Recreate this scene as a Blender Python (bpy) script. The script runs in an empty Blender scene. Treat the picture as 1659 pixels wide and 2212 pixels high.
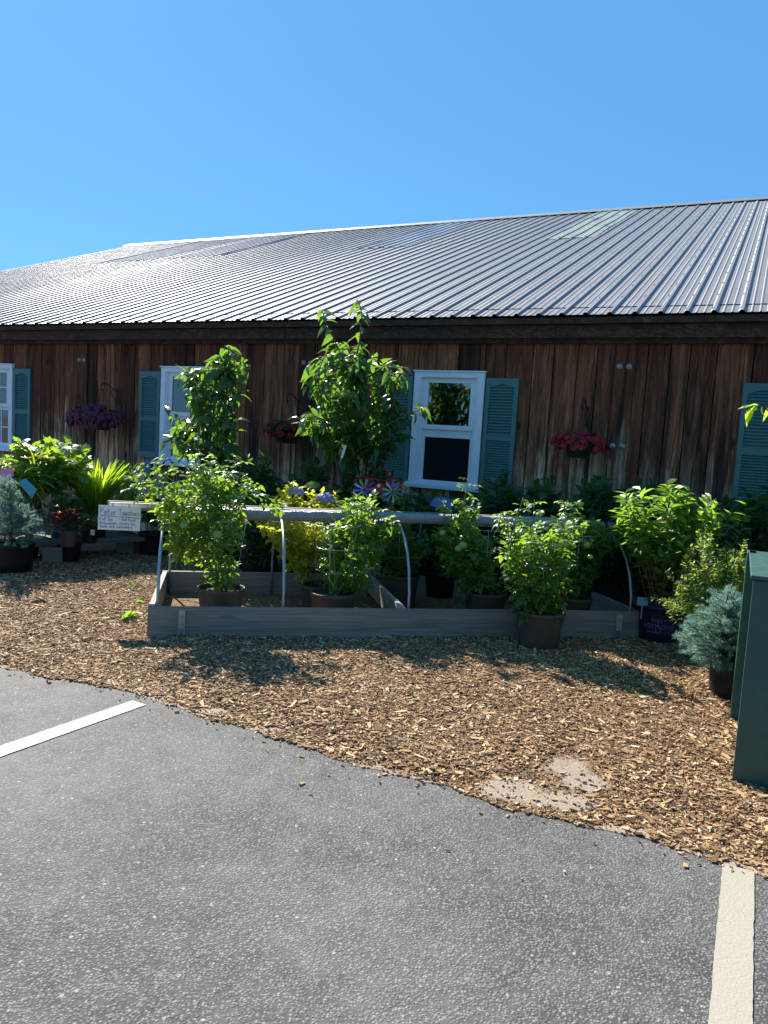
import bpy, math, random
import numpy as np
from mathutils import Vector, Matrix
rng = np.random.default_rng(7); random.seed(7)
sc = bpy.context.scene
# ------------------------------------------------------------------ camera
PITCH, ROLL, FPX, CAM_H = 0.0971, 0.0584, 1648.6, 1.517
PX, PY = 829.5, 1106.0
_f = np.array([0, math.cos(PITCH), -math.sin(PITCH)]); _u = np.array([0, math.sin(PITCH), math.cos(PITCH)]); _r = np.array([1., 0, 0])
CR = _r*math.cos(ROLL)+_u*math.sin(ROLL); CU = -_r*math.sin(ROLL)+_u*math.cos(ROLL)
cam = bpy.data.objects.new('camera', bpy.data.cameras.new('camera')); sc.collection.objects.link(cam)
m = Matrix.Identity(4)
for i in range(3): m[i][0], m[i][1], m[i][2] = CR[i], CU[i], -_f[i]
m[2][3] = CAM_H
cam.matrix_world = m
cam.data.sensor_fit = 'HORIZONTAL'; cam.data.sensor_width = 36; cam.data.lens = 36*FPX/1659
cam.data.clip_end = 2000; cam.data.clip_start = 0.05
sc.camera = cam
# ------------------------------------------------------------------ sky, sun, exposure
SUN_AZ, SUN_EL = math.radians(-30.5), math.radians(40.5)     # azimuth from +Y towards +X
w = bpy.data.worlds.new('World'); sc.world = w; w.use_nodes = True
nt = w.node_tree; bg = nt.nodes['Background']
sky = nt.nodes.new('ShaderNodeTexSky'); sky.sky_type = 'NISHITA'; sky.sun_disc = False
sky.sun_elevation = SUN_EL; sky.sun_rotation = SUN_AZ
sky.air_density = 1.0; sky.dust_density = 0.25; sky.ozone_density = 3.0; sky.altitude = 300
tn = nt.nodes.new('ShaderNodeMix'); tn.data_type = 'RGBA'; tn.blend_type = 'MULTIPLY'; tn.inputs[0].default_value = 1; nt.links.new(sky.outputs[0], tn.inputs[6]); tn.inputs[7].default_value = (.55, .90, .84, 1)
mk = nt.nodes.new('ShaderNodeMix'); mk.data_type = 'RGBA'; mk.inputs[0].default_value = .66; nt.links.new(tn.outputs[2], mk.inputs[6]); mk.inputs[7].default_value = (.72, 2.36, 5.45, 1)   # clear saturated summer blue
nt.links.new(mk.outputs[2], bg.inputs[0]); bg.inputs[1].default_value = 0.066
sd = np.array([math.sin(SUN_AZ)*math.cos(SUN_EL), math.cos(SUN_AZ)*math.cos(SUN_EL), math.sin(SUN_EL)])
sun = bpy.data.objects.new('sun', bpy.data.lights.new('sun', 'SUN')); sc.collection.objects.link(sun)
sun.data.energy = 4.4; sun.data.angle = math.radians(0.53); sun.data.color = (1, 0.95, 0.87)
sun.rotation_euler = Vector(sd).to_track_quat('Z', 'Y').to_euler()
sc.view_settings.view_transform = 'Standard'; sc.view_settings.look = 'None'; sc.view_settings.gamma = 1
sc.view_settings.exposure = 1.4
sc.render.engine = 'CYCLES'
sc.cycles.max_bounces = 7; sc.cycles.transparent_max_bounces = 8; sc.cycles.transmission_bounces = 5
# ------------------------------------------------------------------ measuring helpers (photo pixel on a 1659 px wide copy -> a point on a real plane)
O = np.array([0, 0, CAM_H])
def ray(x, y): return CR*(x-PX)/FPX-CU*(y-PY)/FPX+_f
def G(x, y, z=0.0):
    d = ray(x, y); P = O+d*((z-CAM_H)/d[2]); return np.array([P[0], P[1], z])
def at(x, y, Y):
    d = ray(x, y); return O+d*(Y/d[1])
def mpp(Y): return Y/FPX
WYAW = 0.44687; WN = 7.8187
EN = np.array([math.sin(WYAW), math.cos(WYAW), 0]); EE = np.array([math.cos(WYAW), -math.sin(WYAW), 0])
def wall_pt(s, n, z): return EE*s+EN*(WN-n)+np.array([0, 0, z])
def wall_hit(x, y, n=0.0):
    d = ray(x, y); P = O+d*((WN-n)/(d@EN)); return P
# ------------------------------------------------------------------ mesh collector
def nrm(v): v = np.asarray(v, float); return v/(np.linalg.norm(v)+1e-12)
class MB:
    def __init__(s): s.v = []; s.f = []; s.t = []; s.n = 0
    def add(s, V, F, tint=0.5):
        V = np.asarray(V, float).reshape(-1, 3); s.v.append(V)
        s.t.append(np.full(len(V), tint) if np.isscalar(tint) else np.asarray(tint, float))
        s.f += [tuple(int(i)+s.n for i in f) for f in F]; s.n += len(V); return s
    def box(s, lo, hi, tint=0.5, M=None):
        (a, b, c), (d, e, f) = lo, hi
        V = np.array([(a, b, c), (d, b, c), (d, e, c), (a, e, c), (a, b, f), (d, b, f), (d, e, f), (a, e, f)], float)
        if M is not None: V = V@M[:3, :3].T+M[:3, 3]
        return s.add(V, [(0, 3, 2, 1), (4, 5, 6, 7), (0, 1, 5, 4), (1, 2, 6, 5), (2, 3, 7, 6), (3, 0, 4, 7)], tint)
    def beam(s, a, b, wdt, hgt, up=(0, 0, 1), tint=0.5):
        a, b = np.asarray(a, float), np.asarray(b, float); y = nrm(b-a); x = nrm(np.cross(y, up)); z = np.cross(x, y)
        M = np.eye(4); M[:3, 0] = x; M[:3, 1] = y; M[:3, 2] = z; M[:3, 3] = a
        return s.box((-wdt/2, 0, -hgt/2), (wdt/2, np.linalg.norm(b-a), hgt/2), tint, M)
    def tube(s, path, r, seg=6, tint=0.5, caps=True):
        path = [np.asarray(p, float) for p in path]; n = len(path)
        r = [r]*n if np.isscalar(r) else list(r)
        V = []; ref = None
        for i, p in enumerate(path):
            t = nrm(path[min(i+1, n-1)]-path[max(i-1, 0)])
            if ref is None: ref = nrm(np.cross(t, (0.31, 0.2, 0.93) if abs(t[2]) < .9 else (1, 0.1, 0)))
            ref = nrm(ref-t*(ref@t)); b = np.cross(t, ref)
            for k in range(seg):
                a = 2*math.pi*k/seg; V.append(p+r[i]*(math.cos(a)*ref+math.sin(a)*b))
        F = [(i*seg+k, i*seg+(k+1) % seg, (i+1)*seg+(k+1) % seg, (i+1)*seg+k) for i in range(n-1) for k in range(seg)]
        if caps: F += [tuple(range(seg))[::-1], tuple((n-1)*seg+k for k in range(seg))]
        return s.add(V, F, tint)
    def lathe(s, prof, seg=28, c=(0, 0, 0), tint=0.5, M=None):
        V = []; n = len(prof)
        for r, z in prof:
            for k in range(seg):
                a = 2*math.pi*k/seg; V.append((r*math.cos(a), r*math.sin(a), z))
        V = np.array(V)
        if M is not None: V = V@M.T
        V = V+np.asarray(c, float)
        F = [(i*seg+k, i*seg+(k+1) % seg, (i+1)*seg+(k+1) % seg, (i+1)*seg+k) for i in range(n-1) for k in range(seg)]
        return s.add(V, F, tint)
    def ball(s, c, r, sx=1, sz=1, seg=10, ring=7, tint=.5):
        prof = [(max(r*math.sin(math.pi*i/ring)*sx, 1e-4), -r*sz*math.cos(math.pi*i/ring)) for i in range(ring+1)]
        return s.lathe(prof, seg, c, tint)
    def build(s, name, mat, parent=None, smooth=False, loc=None):
        me = bpy.data.meshes.new(name); V = np.concatenate(s.v) if s.v else np.zeros((0, 3))
        if loc is not None: V = V-np.asarray(loc)
        me.from_pydata(V.tolist(), [], s.f)
        a = me.attributes.new('tint', 'FLOAT', 'POINT'); a.data.foreach_set('value', np.concatenate(s.t).astype(np.float32))
        if smooth: me.polygons.foreach_set('use_smooth', [True]*len(me.polygons))
        me.materials.append(mat); me.update()
        o = bpy.data.objects.new(name, me); sc.collection.objects.link(o)
        if loc is not None: o.location = Vector([float(x) for x in loc])
        if parent is not None:
            o.parent = parent
            if loc is None: o.matrix_parent_inverse = base_matrix(parent).inverted()
        return o
def base_matrix(o):
    M = o.matrix_basis.copy()
    return base_matrix(o.parent)@o.matrix_parent_inverse@M if o.parent else M
def inst(tv, tf, pos, X, Y, Z, sc_, tint):
    """many copies of one small template in a single mesh: arrays of verts and faces"""
    n = len(pos); tv = np.asarray(tv, float); k = len(tv)
    sc_ = np.asarray(sc_, float)
    if sc_.ndim == 1: sc_ = np.repeat(sc_[:, None], 3, 1)
    L = tv[None]*sc_[:, None]
    V = pos[:, None]+L[..., 0:1]*X[:, None]+L[..., 1:2]*Y[:, None]+L[..., 2:3]*Z[:, None]
    return V.reshape(-1, 3), [tuple(i*k+j for j in f) for i in range(n) for f in tf], np.repeat(tint, k)
def frames(D, up=None, roll=None):
    D = D/(np.linalg.norm(D, axis=1, keepdims=True)+1e-9)
    if up is None: up = np.tile([0, 0, 1.], (len(D), 1))
    X = np.cross(D, up); X /= (np.linalg.norm(X, axis=1, keepdims=True)+1e-9)
    Z = np.cross(X, D)
    if roll is not None:
        c, s_ = np.cos(roll)[:, None], np.sin(roll)[:, None]; X, Z = X*c+Z*s_, Z*c-X*s_
    return X, D, Z
def thing(name, label, cat, loc, group=None, rz=0.0):
    o = bpy.data.objects.new(name, None); sc.collection.objects.link(o)
    o.location = Vector([float(x) for x in loc]); o.rotation_euler[2] = rz; o.empty_display_size = .1
    o['label'] = label; o['category'] = cat
    if group: o['group'] = group
    return o
def tag(o, label, cat, group=None):
    o['label'] = label; o['category'] = cat
    if group: o['group'] = group
    return o
def copy_part(src, parent, loc, rot, scale=1.0):
    o = src.copy(); sc.collection.objects.link(o); o.parent = parent
    o.matrix_parent_inverse = base_matrix(parent).inverted()
    o.location = Vector([float(x) for x in loc]); o.rotation_euler = rot; o.scale = (scale,)*3
    return o
# ------------------------------------------------------------------ materials
class NT:
    def __init__(s, name):
        s.m = bpy.data.materials.new(name); s.m.use_nodes = True; s.t = s.m.node_tree; s.N = s.t.nodes; s.p = s.N['Principled BSDF']; s.out = s.N['Material Output']
    def n(s, typ, **kw):
        o = s.N.new(typ)
        for k, v in kw.items():
            if k in o.inputs: s.set(o.inputs[k], v)
            else: setattr(o, k, v)
        return o
    def set(s, sock, v):
        if isinstance(v, bpy.types.NodeSocket): s.t.links.new(v, sock)
        elif isinstance(v, (tuple, list)) and len(v) == 3 and sock.type == 'RGBA': sock.default_value = (*v, 1)
        else: sock.default_value = v
    def P(s, **kw):
        for k, v in kw.items(): s.set(s.p.inputs[k.replace('_', ' ')], v)
    def ramp(s, fac, stops, interp='LINEAR'):
        r = s.N.new('ShaderNodeValToRGB'); s.t.links.new(fac, r.inputs[0]); e = r.color_ramp.elements; r.color_ramp.interpolation = interp
        while len(e) < len(stops): e.new(0.5)
        for q, (p_, c) in zip(e, stops):
            q.position = p_; q.color = (*c, 1) if isinstance(c, (tuple, list)) else (c, c, c, 1)
        return r.outputs[0]
    def mix(s, fac, a, b, mode='MIX'):
        o = s.N.new('ShaderNodeMix'); o.data_type = 'RGBA'; o.blend_type = mode
        s.set(o.inputs[0], fac); s.set(o.inputs[6], a); s.set(o.inputs[7], b); return o.outputs[2]
    def math(s, op, a, b=0.0, clamp=False):
        o = s.N.new('ShaderNodeMath'); o.operation = op; s.set(o.inputs[0], a); s.set(o.inputs[1], b); o.use_clamp = clamp; return o.outputs[0]
    def coord(s, scale=(1, 1, 1), kind='Object', rot=(0, 0, 0), off=None):
        c = s.N.new('ShaderNodeTexCoord'); mp = s.N.new('ShaderNodeMapping'); s.t.links.new(c.outputs[kind], mp.inputs[0]); mp.inputs['Scale'].default_value = scale; mp.inputs['Rotation'].default_value = rot
        if off is not None: s.t.links.new(off, mp.inputs['Location'])
        return mp.outputs[0]
    def noise(s, vec, scale=5, detail=4, rough=.55, dist=0):
        o = s.N.new('ShaderNodeTexNoise'); s.t.links.new(vec, o.inputs['Vector']); o.inputs['Scale'].default_value = scale; o.inputs['Detail'].default_value = detail; o.inputs['Roughness'].default_value = rough; o.inputs['Distortion'].default_value = dist; return o.outputs['Fac']
    def bump(s, h, strength=.3, dist=.01, normal=None):
        b = s.N.new('ShaderNodeBump'); s.t.links.new(h, b.inputs['Height']); b.inputs['Strength'].default_value = strength; b.inputs['Distance'].default_value = dist
        if normal is not None: s.t.links.new(normal, b.inputs['Normal'])
        s.t.links.new(b.outputs[0], s.p.inputs['Normal']); return b.outputs[0]
    def tint(s):
        a = s.N.new('ShaderNodeAttribute'); a.attribute_name = 'tint'; return a.outputs['Fac']
def simple(name, col, rough=.6, metal=0.0, var=.12, spec=.5, scale=14, bump=.0, coat=0):
    t = NT(name); v = t.coord(); nz = t.noise(v, scale, 5)
    c = t.mix(nz, tuple(x*(1-var*1.6) for x in col), tuple(min(1, x*(1+var*1.6)) for x in col))
    t.P(Base_Color=c, Roughness=rough, Metallic=metal); t.p.inputs['Specular IOR Level'].default_value = spec
    if bump: t.bump(t.noise(v, scale*6, 4), bump, .003)
    if coat: t.p.inputs['Coat Weight'].default_value = coat
    return t.m
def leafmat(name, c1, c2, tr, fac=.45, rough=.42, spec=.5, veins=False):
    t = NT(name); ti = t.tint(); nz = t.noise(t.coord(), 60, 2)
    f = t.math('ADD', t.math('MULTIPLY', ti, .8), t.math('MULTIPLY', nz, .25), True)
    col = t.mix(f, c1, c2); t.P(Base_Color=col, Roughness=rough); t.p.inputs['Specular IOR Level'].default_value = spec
    tl = t.n('ShaderNodeBsdfTranslucent'); t.set(tl.inputs['Color'], t.mix(f, tuple(x*.75 for x in tr), tr))
    mx = t.n('ShaderNodeMixShader'); mx.inputs[0].default_value = fac
    t.t.links.new(t.p.outputs[0], mx.inputs[1]); t.t.links.new(tl.outputs[0], mx.inputs[2]); t.t.links.new(mx.outputs[0], t.out.inputs[0])
    return t.m
M = {}
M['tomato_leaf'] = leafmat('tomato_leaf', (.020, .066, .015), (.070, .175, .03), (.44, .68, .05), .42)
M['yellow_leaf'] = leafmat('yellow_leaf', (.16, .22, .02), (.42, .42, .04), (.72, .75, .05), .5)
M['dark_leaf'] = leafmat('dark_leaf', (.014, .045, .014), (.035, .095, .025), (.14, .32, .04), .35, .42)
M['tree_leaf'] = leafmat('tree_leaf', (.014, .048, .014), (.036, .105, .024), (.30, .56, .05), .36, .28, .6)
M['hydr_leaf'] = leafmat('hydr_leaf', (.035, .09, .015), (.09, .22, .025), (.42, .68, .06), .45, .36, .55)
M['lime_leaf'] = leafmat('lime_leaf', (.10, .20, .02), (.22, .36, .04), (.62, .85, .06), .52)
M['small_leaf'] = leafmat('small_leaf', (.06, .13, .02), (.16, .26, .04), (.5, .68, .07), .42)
M['oak_leaf'] = leafmat('oak_leaf', (.03, .08, .02), (.08, .18, .03), (.42, .62, .05), .45)
M['spruce'] = leafmat('spruce', (.08, .21, .16), (.26, .48, .39), (.32, .52, .40), .34, .5, .3)
M['burgundy'] = leafmat('burgundy', (.03, .012, .01), (.10, .03, .02), (.30, .07, .03), .35)
M['orange'] = leafmat('orange', (.6, .12, .02), (.85, .32, .03), (.9, .3, .03), .35)
M['yellow'] = leafmat('yellow', (.75, .42, .02), (.85, .6, .04), (.9, .6, .05), .35)
M['petal_red'] = leafmat('petal_red', (.24, .002, .007), (.42, .004, .013), (.3, .006, .02), .3)
M['petal_purple'] = leafmat('petal_purple', (.10, .003, .042), (.21, .006, .085), (.2, .01, .13), .3)
M['petal_blue'] = leafmat('petal_blue', (.12, .17, .55), (.30, .36, .78), (.3, .35, .8), .35)
M['petal_lav'] = leafmat('petal_lav', (.26, .24, .50), (.52, .50, .70), (.40, .38, .62), .35)
M['petal_green'] = leafmat('petal_green', (.25, .35, .08), (.45, .55, .15), (.5, .6, .15), .35)
M['stem'] = simple('stem', (.09, .16, .04), .6)
M['red_stem'] = simple('red_stem', (.16, .05, .03), .6)
M['bark'] = simple('bark', (.10, .075, .05), .85, bump=.4)
M['tomato'] = simple('tomato', (.17, .30, .06), .28, var=.2, scale=9)
M['black_plastic'] = simple('black_plastic', (.012, .012, .014), .5, spec=.22, bump=.05)
M['green_plastic'] = simple('green_plastic', (.012, .035, .022), .45)
M['brown_plastic'] = simple('brown_plastic', (.075, .05, .036), .62, bump=.1)
M['teal_pot'] = simple('teal_pot', (.04, .17, .16), .4)
M['white_plastic'] = simple('white_plastic', (.62, .63, .65), .45, var=.05)
M['purple_pot'] = simple('purple_pot', (.016, .009, .032), .4)
M['soil'] = simple('soil', (.03, .022, .016), .95, var=.5, scale=60, bump=1)
M['iron'] = simple('iron', (.02, .018, .017), .6, .3)
M['galv'] = simple('galv', (.34, .36, .39), .42, .6, var=.15, scale=20)
M['wire'] = simple('wire', (.45, .46, .47), .35, .7)
M['white_paint'] = simple('white_paint', (.80, .83, .88), .5, var=.08, scale=8, bump=.12)
M['card'] = simple('card', (.78, .78, .80), .8, var=.03)
M['ink'] = simple('ink', (.05, .055, .08), .6)
M['violet_ink'] = simple('violet_ink', (.20, .14, .30), .6)
M['red_paint'] = simple('red_paint', (.45, .015, .02), .35)
M['zinc'] = simple('zinc', (.36, .37, .39), .5, .1)
M['screw'] = simple('screw', (.10, .11, .13), .5, .5)
for k, c in dict(blade_blue=(.15, .45, .65), blade_purple=(.3, .16, .55), blade_gold=(.5, .34, .12), blade_silver=(.5, .52, .45)).items(): M[k] = simple(k, c, .35, .3)
def m_shutter():
    t = NT('shutter_teal'); v = t.coord(); c = t.mix(t.noise(v, 3, 5), (.050, .148, .15), (.078, .20, .195))
    t.P(Base_Color=c, Roughness=.5); t.bump(t.noise(v, 260, 2), .15, .002); return t.m
M['shutter'] = m_shutter()
def m_green_box():
    t = NT('green_enamel'); v = t.coord(); c = t.mix(t.ramp(t.noise(v, 7, 8, .7), [(.35, 0.0), (.75, 1.0)]), (.017, .068, .050), (.030, .098, .073))
    t.P(Base_Color=c, Roughness=t.ramp(t.noise(v, 20, 6), [(.3, .42), (.7, .62)])); t.bump(t.noise(v, 300, 3), .12, .002); return t.m
M['green_box'] = m_green_box()
def m_wall():
    t = NT('weathered_boards'); ti = t.tint()
    off = t.n('ShaderNodeCombineXYZ'); t.set(off.inputs[0], t.math('MULTIPLY', ti, 13.7)); t.set(off.inputs[1], t.math('MULTIPLY', ti, 5.1)); t.set(off.inputs[2], t.math('MULTIPLY', ti, 41.3))
    v = t.coord((1, 1, 1), off=off.outputs[0])
    def mp(sc_):
        q = t.n('ShaderNodeMapping'); t.t.links.new(v, q.inputs[0]); q.inputs['Scale'].default_value = sc_; return q.outputs[0]
    grain = t.noise(mp((22, 22, 1.3)), 1, 9, .70, 1.6)
    streak = t.noise(mp((14, 14, .9)), 1, 6, .65, .5)
    blot = t.noise(mp((3.0, 3.0, 1.3)), 1, 5, .6, .6)
    c = t.ramp(grain, [(.28, (.030, .012, .008)), (.42, (.105, .036, .017)), (.56, (.20, .072, .032)), (.74, (.38, .17, .085))])
    pale = t.ramp(grain, [(.30, (.08, .045, .028)), (.46, (.46, .29, .17)), (.62, (.78, .60, .42))])
    sep = t.n('ShaderNodeSeparateXYZ'); c0 = t.n('ShaderNodeTexCoord'); t.t.links.new(c0.outputs['Object'], sep.inputs[0])
    # splash weathering: rain bleaches the lower boards, the stain survives higher up
    hz = t.math('MULTIPLY', t.math('SUBTRACT', 1.72, sep.outputs[2]), .52)
    wv = t.math('ADD', t.math('ADD', hz, t.math('MULTIPLY', t.math('SUBTRACT', streak, .5), 1.5)), t.math('MULTIPLY', t.math('SUBTRACT', blot, .5), 1.1))
    mask = t.ramp(wv, [(.12, 0.0), (.62, .92)])
    c = t.mix(mask, c, pale)
    dark = t.ramp(t.noise(mp((9, 9, .55)), 1, 6, .6, .8), [(.50, 0.0), (.62, .88)])
    c = t.mix(dark, c, (.016, .011, .010))
    # knots
    vo = t.n('ShaderNodeTexVoronoi'); t.t.links.new(mp((5, 5, 1.9)), vo.inputs['Vector']); vo.inputs['Scale'].default_value = 1
    kn = t.ramp(vo.outputs['Distance'], [(.0, 1.0), (.07, .9), (.12, 0.0)])
    c = t.mix(kn, c, (.035, .018, .010))
    bt = t.ramp(t.math('FRACT', t.math('MULTIPLY', ti, 7.3)), [(0, .42), (1, 1.6)])
    c = t.mix(1.0, c, bt, 'MULTIPLY')
    t.P(Base_Color=c, Roughness=.85); t.p.inputs['Specular IOR Level'].default_value = .25
    t.bump(grain, .6, .006); return t.m
M['wall'] = m_wall()
def m_wood(name, c1, c2, c3, axis=0, rough=.8, gs=1.0):
    t = NT(name); s3 = [70*gs]*3; s3[axis] = 2.2; v = t.coord(tuple(s3)); g = t.noise(v, 1, 8, .7, .8)
    s4 = [16*gs]*3; s4[axis] = .9; g2 = t.noise(t.coord(tuple(s4)), 1, 4, .6, 1.2)
    c = t.ramp(t.math('ADD', t.math('MULTIPLY', g, .6), t.math('MULTIPLY', g2, .4)), [(.3, c1), (.5, c2), (.68, c3)])
    vo = t.n('ShaderNodeTexVoronoi'); s5 = [5.0]*3; s5[axis] = 1.1; t.t.links.new(t.coord(tuple(s5)), vo.inputs['Vector']); vo.inputs['Scale'].default_value = 1
    c = t.mix(t.ramp(vo.outputs['Distance'], [(0, .95), (.08, .8), (.13, 0.0)]), c, tuple(x*.3 for x in c1))
    t.P(Base_Color=c, Roughness=rough); t.p.inputs['Specular IOR Level'].default_value = .3; t.bump(g, .5, .004); return t.m
M['grey_wood'] = m_wood('grey_wood', (.13, .105, .085), (.24, .20, .165), (.35, .305, .26))
M['pale_wood'] = m_wood('pale_wood', (.40, .36, .30), (.56, .51, .44), (.70, .65, .58))
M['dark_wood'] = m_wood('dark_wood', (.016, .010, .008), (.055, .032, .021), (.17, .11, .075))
M['tan_wood'] = m_wood('tan_wood', (.36, .25, .16), (.52, .39, .27), (.62, .48, .36), 2)
M['bench_wood'] = m_wood('bench_wood', (.06, .055, .05), (.13, .12, .11), (.24, .22, .2))
def m_roof():
    t = NT('galvanised_roof'); v = t.coord((.4, .12, 1)); nz = t.noise(v, 3, 6, .6)
    c = t.mix(nz, (.165, .165, .165), (.225, .222, .218)); t.P(Base_Color=c, Metallic=.12, Roughness=t.ramp(t.noise(t.coord((1, .2, 1)), 5, 5), [(.3, .50), (.7, .62)]))
    return t.m
M['roof'] = m_roof()
def m_skylight():
    t = NT('fibreglass_panel'); nz = t.noise(t.coord((2.2, .5, 1)), 2, 4, .6, .5)
    c = t.ramp(nz, [(.35, (.18, .23, .27)), (.45, (.38, .40, .29)), (.6, (.34, .36, .26)), (.7, (.20, .25, .28))]); t.P(Base_Color=c, Roughness=.5); t.p.inputs['Specular IOR Level'].default_value = .35; t.bump(nz, .4, .03); return t.m
M['skylight'] = m_skylight()
def m_skylight_blue():
    t = NT('blue_fibreglass_panel'); nz = t.noise(t.coord((2.2, .5, 1)), 2, 4)
    t.P(Base_Color=t.mix(nz, (.05, .085, .15), (.10, .15, .24)), Roughness=.6); return t.m
M['skylight_blue'] = m_skylight_blue()
def m_skylight_faded():
    t = NT('faded_fibreglass_panel'); nz = t.noise(t.coord((2.2, .5, 1)), 2, 4)
    t.P(Base_Color=t.mix(nz, (.16, .19, .23), (.27, .30, .32)), Roughness=.45); return t.m
M['skylight_faded'] = m_skylight_faded()
def m_film():
    t = NT('rolled_film'); v = t.coord((1, 3, 3)); nz = t.noise(v, 16, 7, .7, 1.5)
    t.P(Base_Color=t.mix(nz, (.21, .205, .20), (.42, .415, .41)), Roughness=.32, Metallic=.15); t.bump(t.noise(t.coord((3, 9, 9)), 5, 5, .6, 2), .9, .02); return t.m
M['film'] = m_film()
def m_glass(name, rough=.03):
    t = NT(name); t.P(Base_Color=(.012, .014, .016), Roughness=rough); t.p.inputs['Specular IOR Level'].default_value = 1.0; t.p.inputs['IOR'].default_value = 1.75
    t.bump(t.noise(t.coord(), 1.8, 2), .06, .02)
    tr = t.n('ShaderNodeBsdfTransparent'); tr.inputs[0].default_value = (.95, .97, .97, 1); fr = t.n('ShaderNodeFresnel'); fr.inputs[0].default_value = 2.3
    gl = t.n('ShaderNodeBsdfGlossy'); gl.inputs['Roughness'].default_value = rough; gl.inputs[0].default_value = (.95, .97, 1, 1)
    mx = t.n('ShaderNodeMixShader'); t.t.links.new(fr.outputs[0], mx.inputs[0]); t.t.links.new(tr.outputs[0], mx.inputs[1]); t.t.links.new(gl.outputs[0], mx.inputs[2])
    t.t.links.new(mx.outputs[0], t.out.inputs[0]); return t.m
M['glass'] = m_glass('window_glass')
M['screen'] = simple('insect_screen', (.012, .012, .014), .8, spec=.1)
M['blind'] = simple('white_blind', (.82, .84, .88), .6, var=.03)
M['interior'] = simple('dark_interior', (.05, .04, .035), .9)
def m_asphalt():
    t = NT('asphalt'); v = t.coord()
    def vor(scale, feat='F1'):
        o = t.n('ShaderNodeTexVoronoi'); o.feature = feat; t.t.links.new(t.mixv(v, scale) if False else v, o.inputs['Vector']); o.inputs['Scale'].default_value = scale; return o
    a = vor(115); b = vor(52); big = t.noise(v, .8, 5, .6); mid = t.noise(v, 9, 5, .6); fine = t.noise(v, 320, 4, .7)
    sa = t.n('ShaderNodeSeparateColor'); t.t.links.new(a.outputs['Color'], sa.inputs[0]); sb = t.n('ShaderNodeSeparateColor'); t.t.links.new(b.outputs['Color'], sb.inputs[0])
    stone = t.ramp(sa.outputs[0], [(0, (.078, .073, .067)), (.5, (.135, .127, .117)), (.8, (.175, .172, .165)), (1, (.27, .26, .24))])
    edge = t.ramp(a.outputs['Distance'], [(.30, 1.0), (.62, .22)])
    c = t.mix(1.0, stone, edge, 'MULTIPLY')
    pick = t.math('GREATER_THAN', sb.outputs[1], .86); near = t.math('LESS_THAN', b.outputs['Distance'], .30)
    sc2 = t.ramp(sb.outputs[2], [(0, (.19, .185, .18)), (.6, (.28, .26, .235)), (.9, (.24, .175, .13)), (1, (.38, .365, .35))])
    c = t.mix(t.math('MULTIPLY', pick, near), c, sc2)
    c = t.mix(t.ramp(fine, [(.3, .0), (.8, .35)]), c, (.16, .155, .15))
    dust = t.ramp(t.math('ADD', t.math('MULTIPLY', big, .7), t.math('MULTIPLY', mid, .3)), [(.42, .0), (.66, .45)])
    c = t.mix(dust, c, (.25, .228, .198))
    st = t.ramp(t.noise(t.coord((1, 1.8, 1)), .55, 3, .5), [(.56, 0.0), (.70, .38)]); c = t.mix(st, c, (.085, .083, .082))
    pt = t.ramp(t.noise(t.coord((1, 1, 1), off=None), 2.3, 2, .5), [(.70, 0.0), (.76, .35)]); c = t.mix(pt, c, (.06, .06, .062))
    t.P(Base_Color=c, Roughness=.78); t.p.inputs['Specular IOR Level'].default_value = .35
    h = t.math('ADD', t.math('MULTIPLY', t.ramp(a.outputs['Distance'], [(0, 1.0), (.6, 0.0)]), .8), t.math('MULTIPLY', fine, .5))
    t.bump(h, .75, .006); return t.m
M['asphalt'] = m_asphalt()
def m_paint():
    t = NT('road_paint'); v = t.coord(); n1 = t.noise(v, 28, 8, .75); n2 = t.noise(v, 160, 3, .7)
    vo = t.n('ShaderNodeTexVoronoi'); vo.feature = 'DISTANCE_TO_EDGE'; t.t.links.new(t.coord((1, 1, 1)), vo.inputs['Vector']); vo.inputs['Scale'].default_value = 13
    cr = t.ramp(vo.outputs['Distance'], [(.0, .6), (.012, 0.0)]); cr = t.math('MULTIPLY', cr, t.ramp(n1, [(.44, 0.0), (.52, 1.0)]))
    wear = t.ramp(t.math('ADD', t.math('MULTIPLY', n1, .5), t.math('MULTIPLY', n2, .5)), [(.555, 0.0), (.66, .85)])
    c = t.mix(n1, (.29, .26, .20), (.36, .325, .25)); c = t.mix(wear, c, (.2, .19, .17)); c = t.mix(cr, c, (.14, .13, .12))
    t.P(Base_Color=c, Roughness=.7); t.bump(t.noise(v, 120, 4), .5, .004); return t.m
M['paint'] = m_paint()
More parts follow.
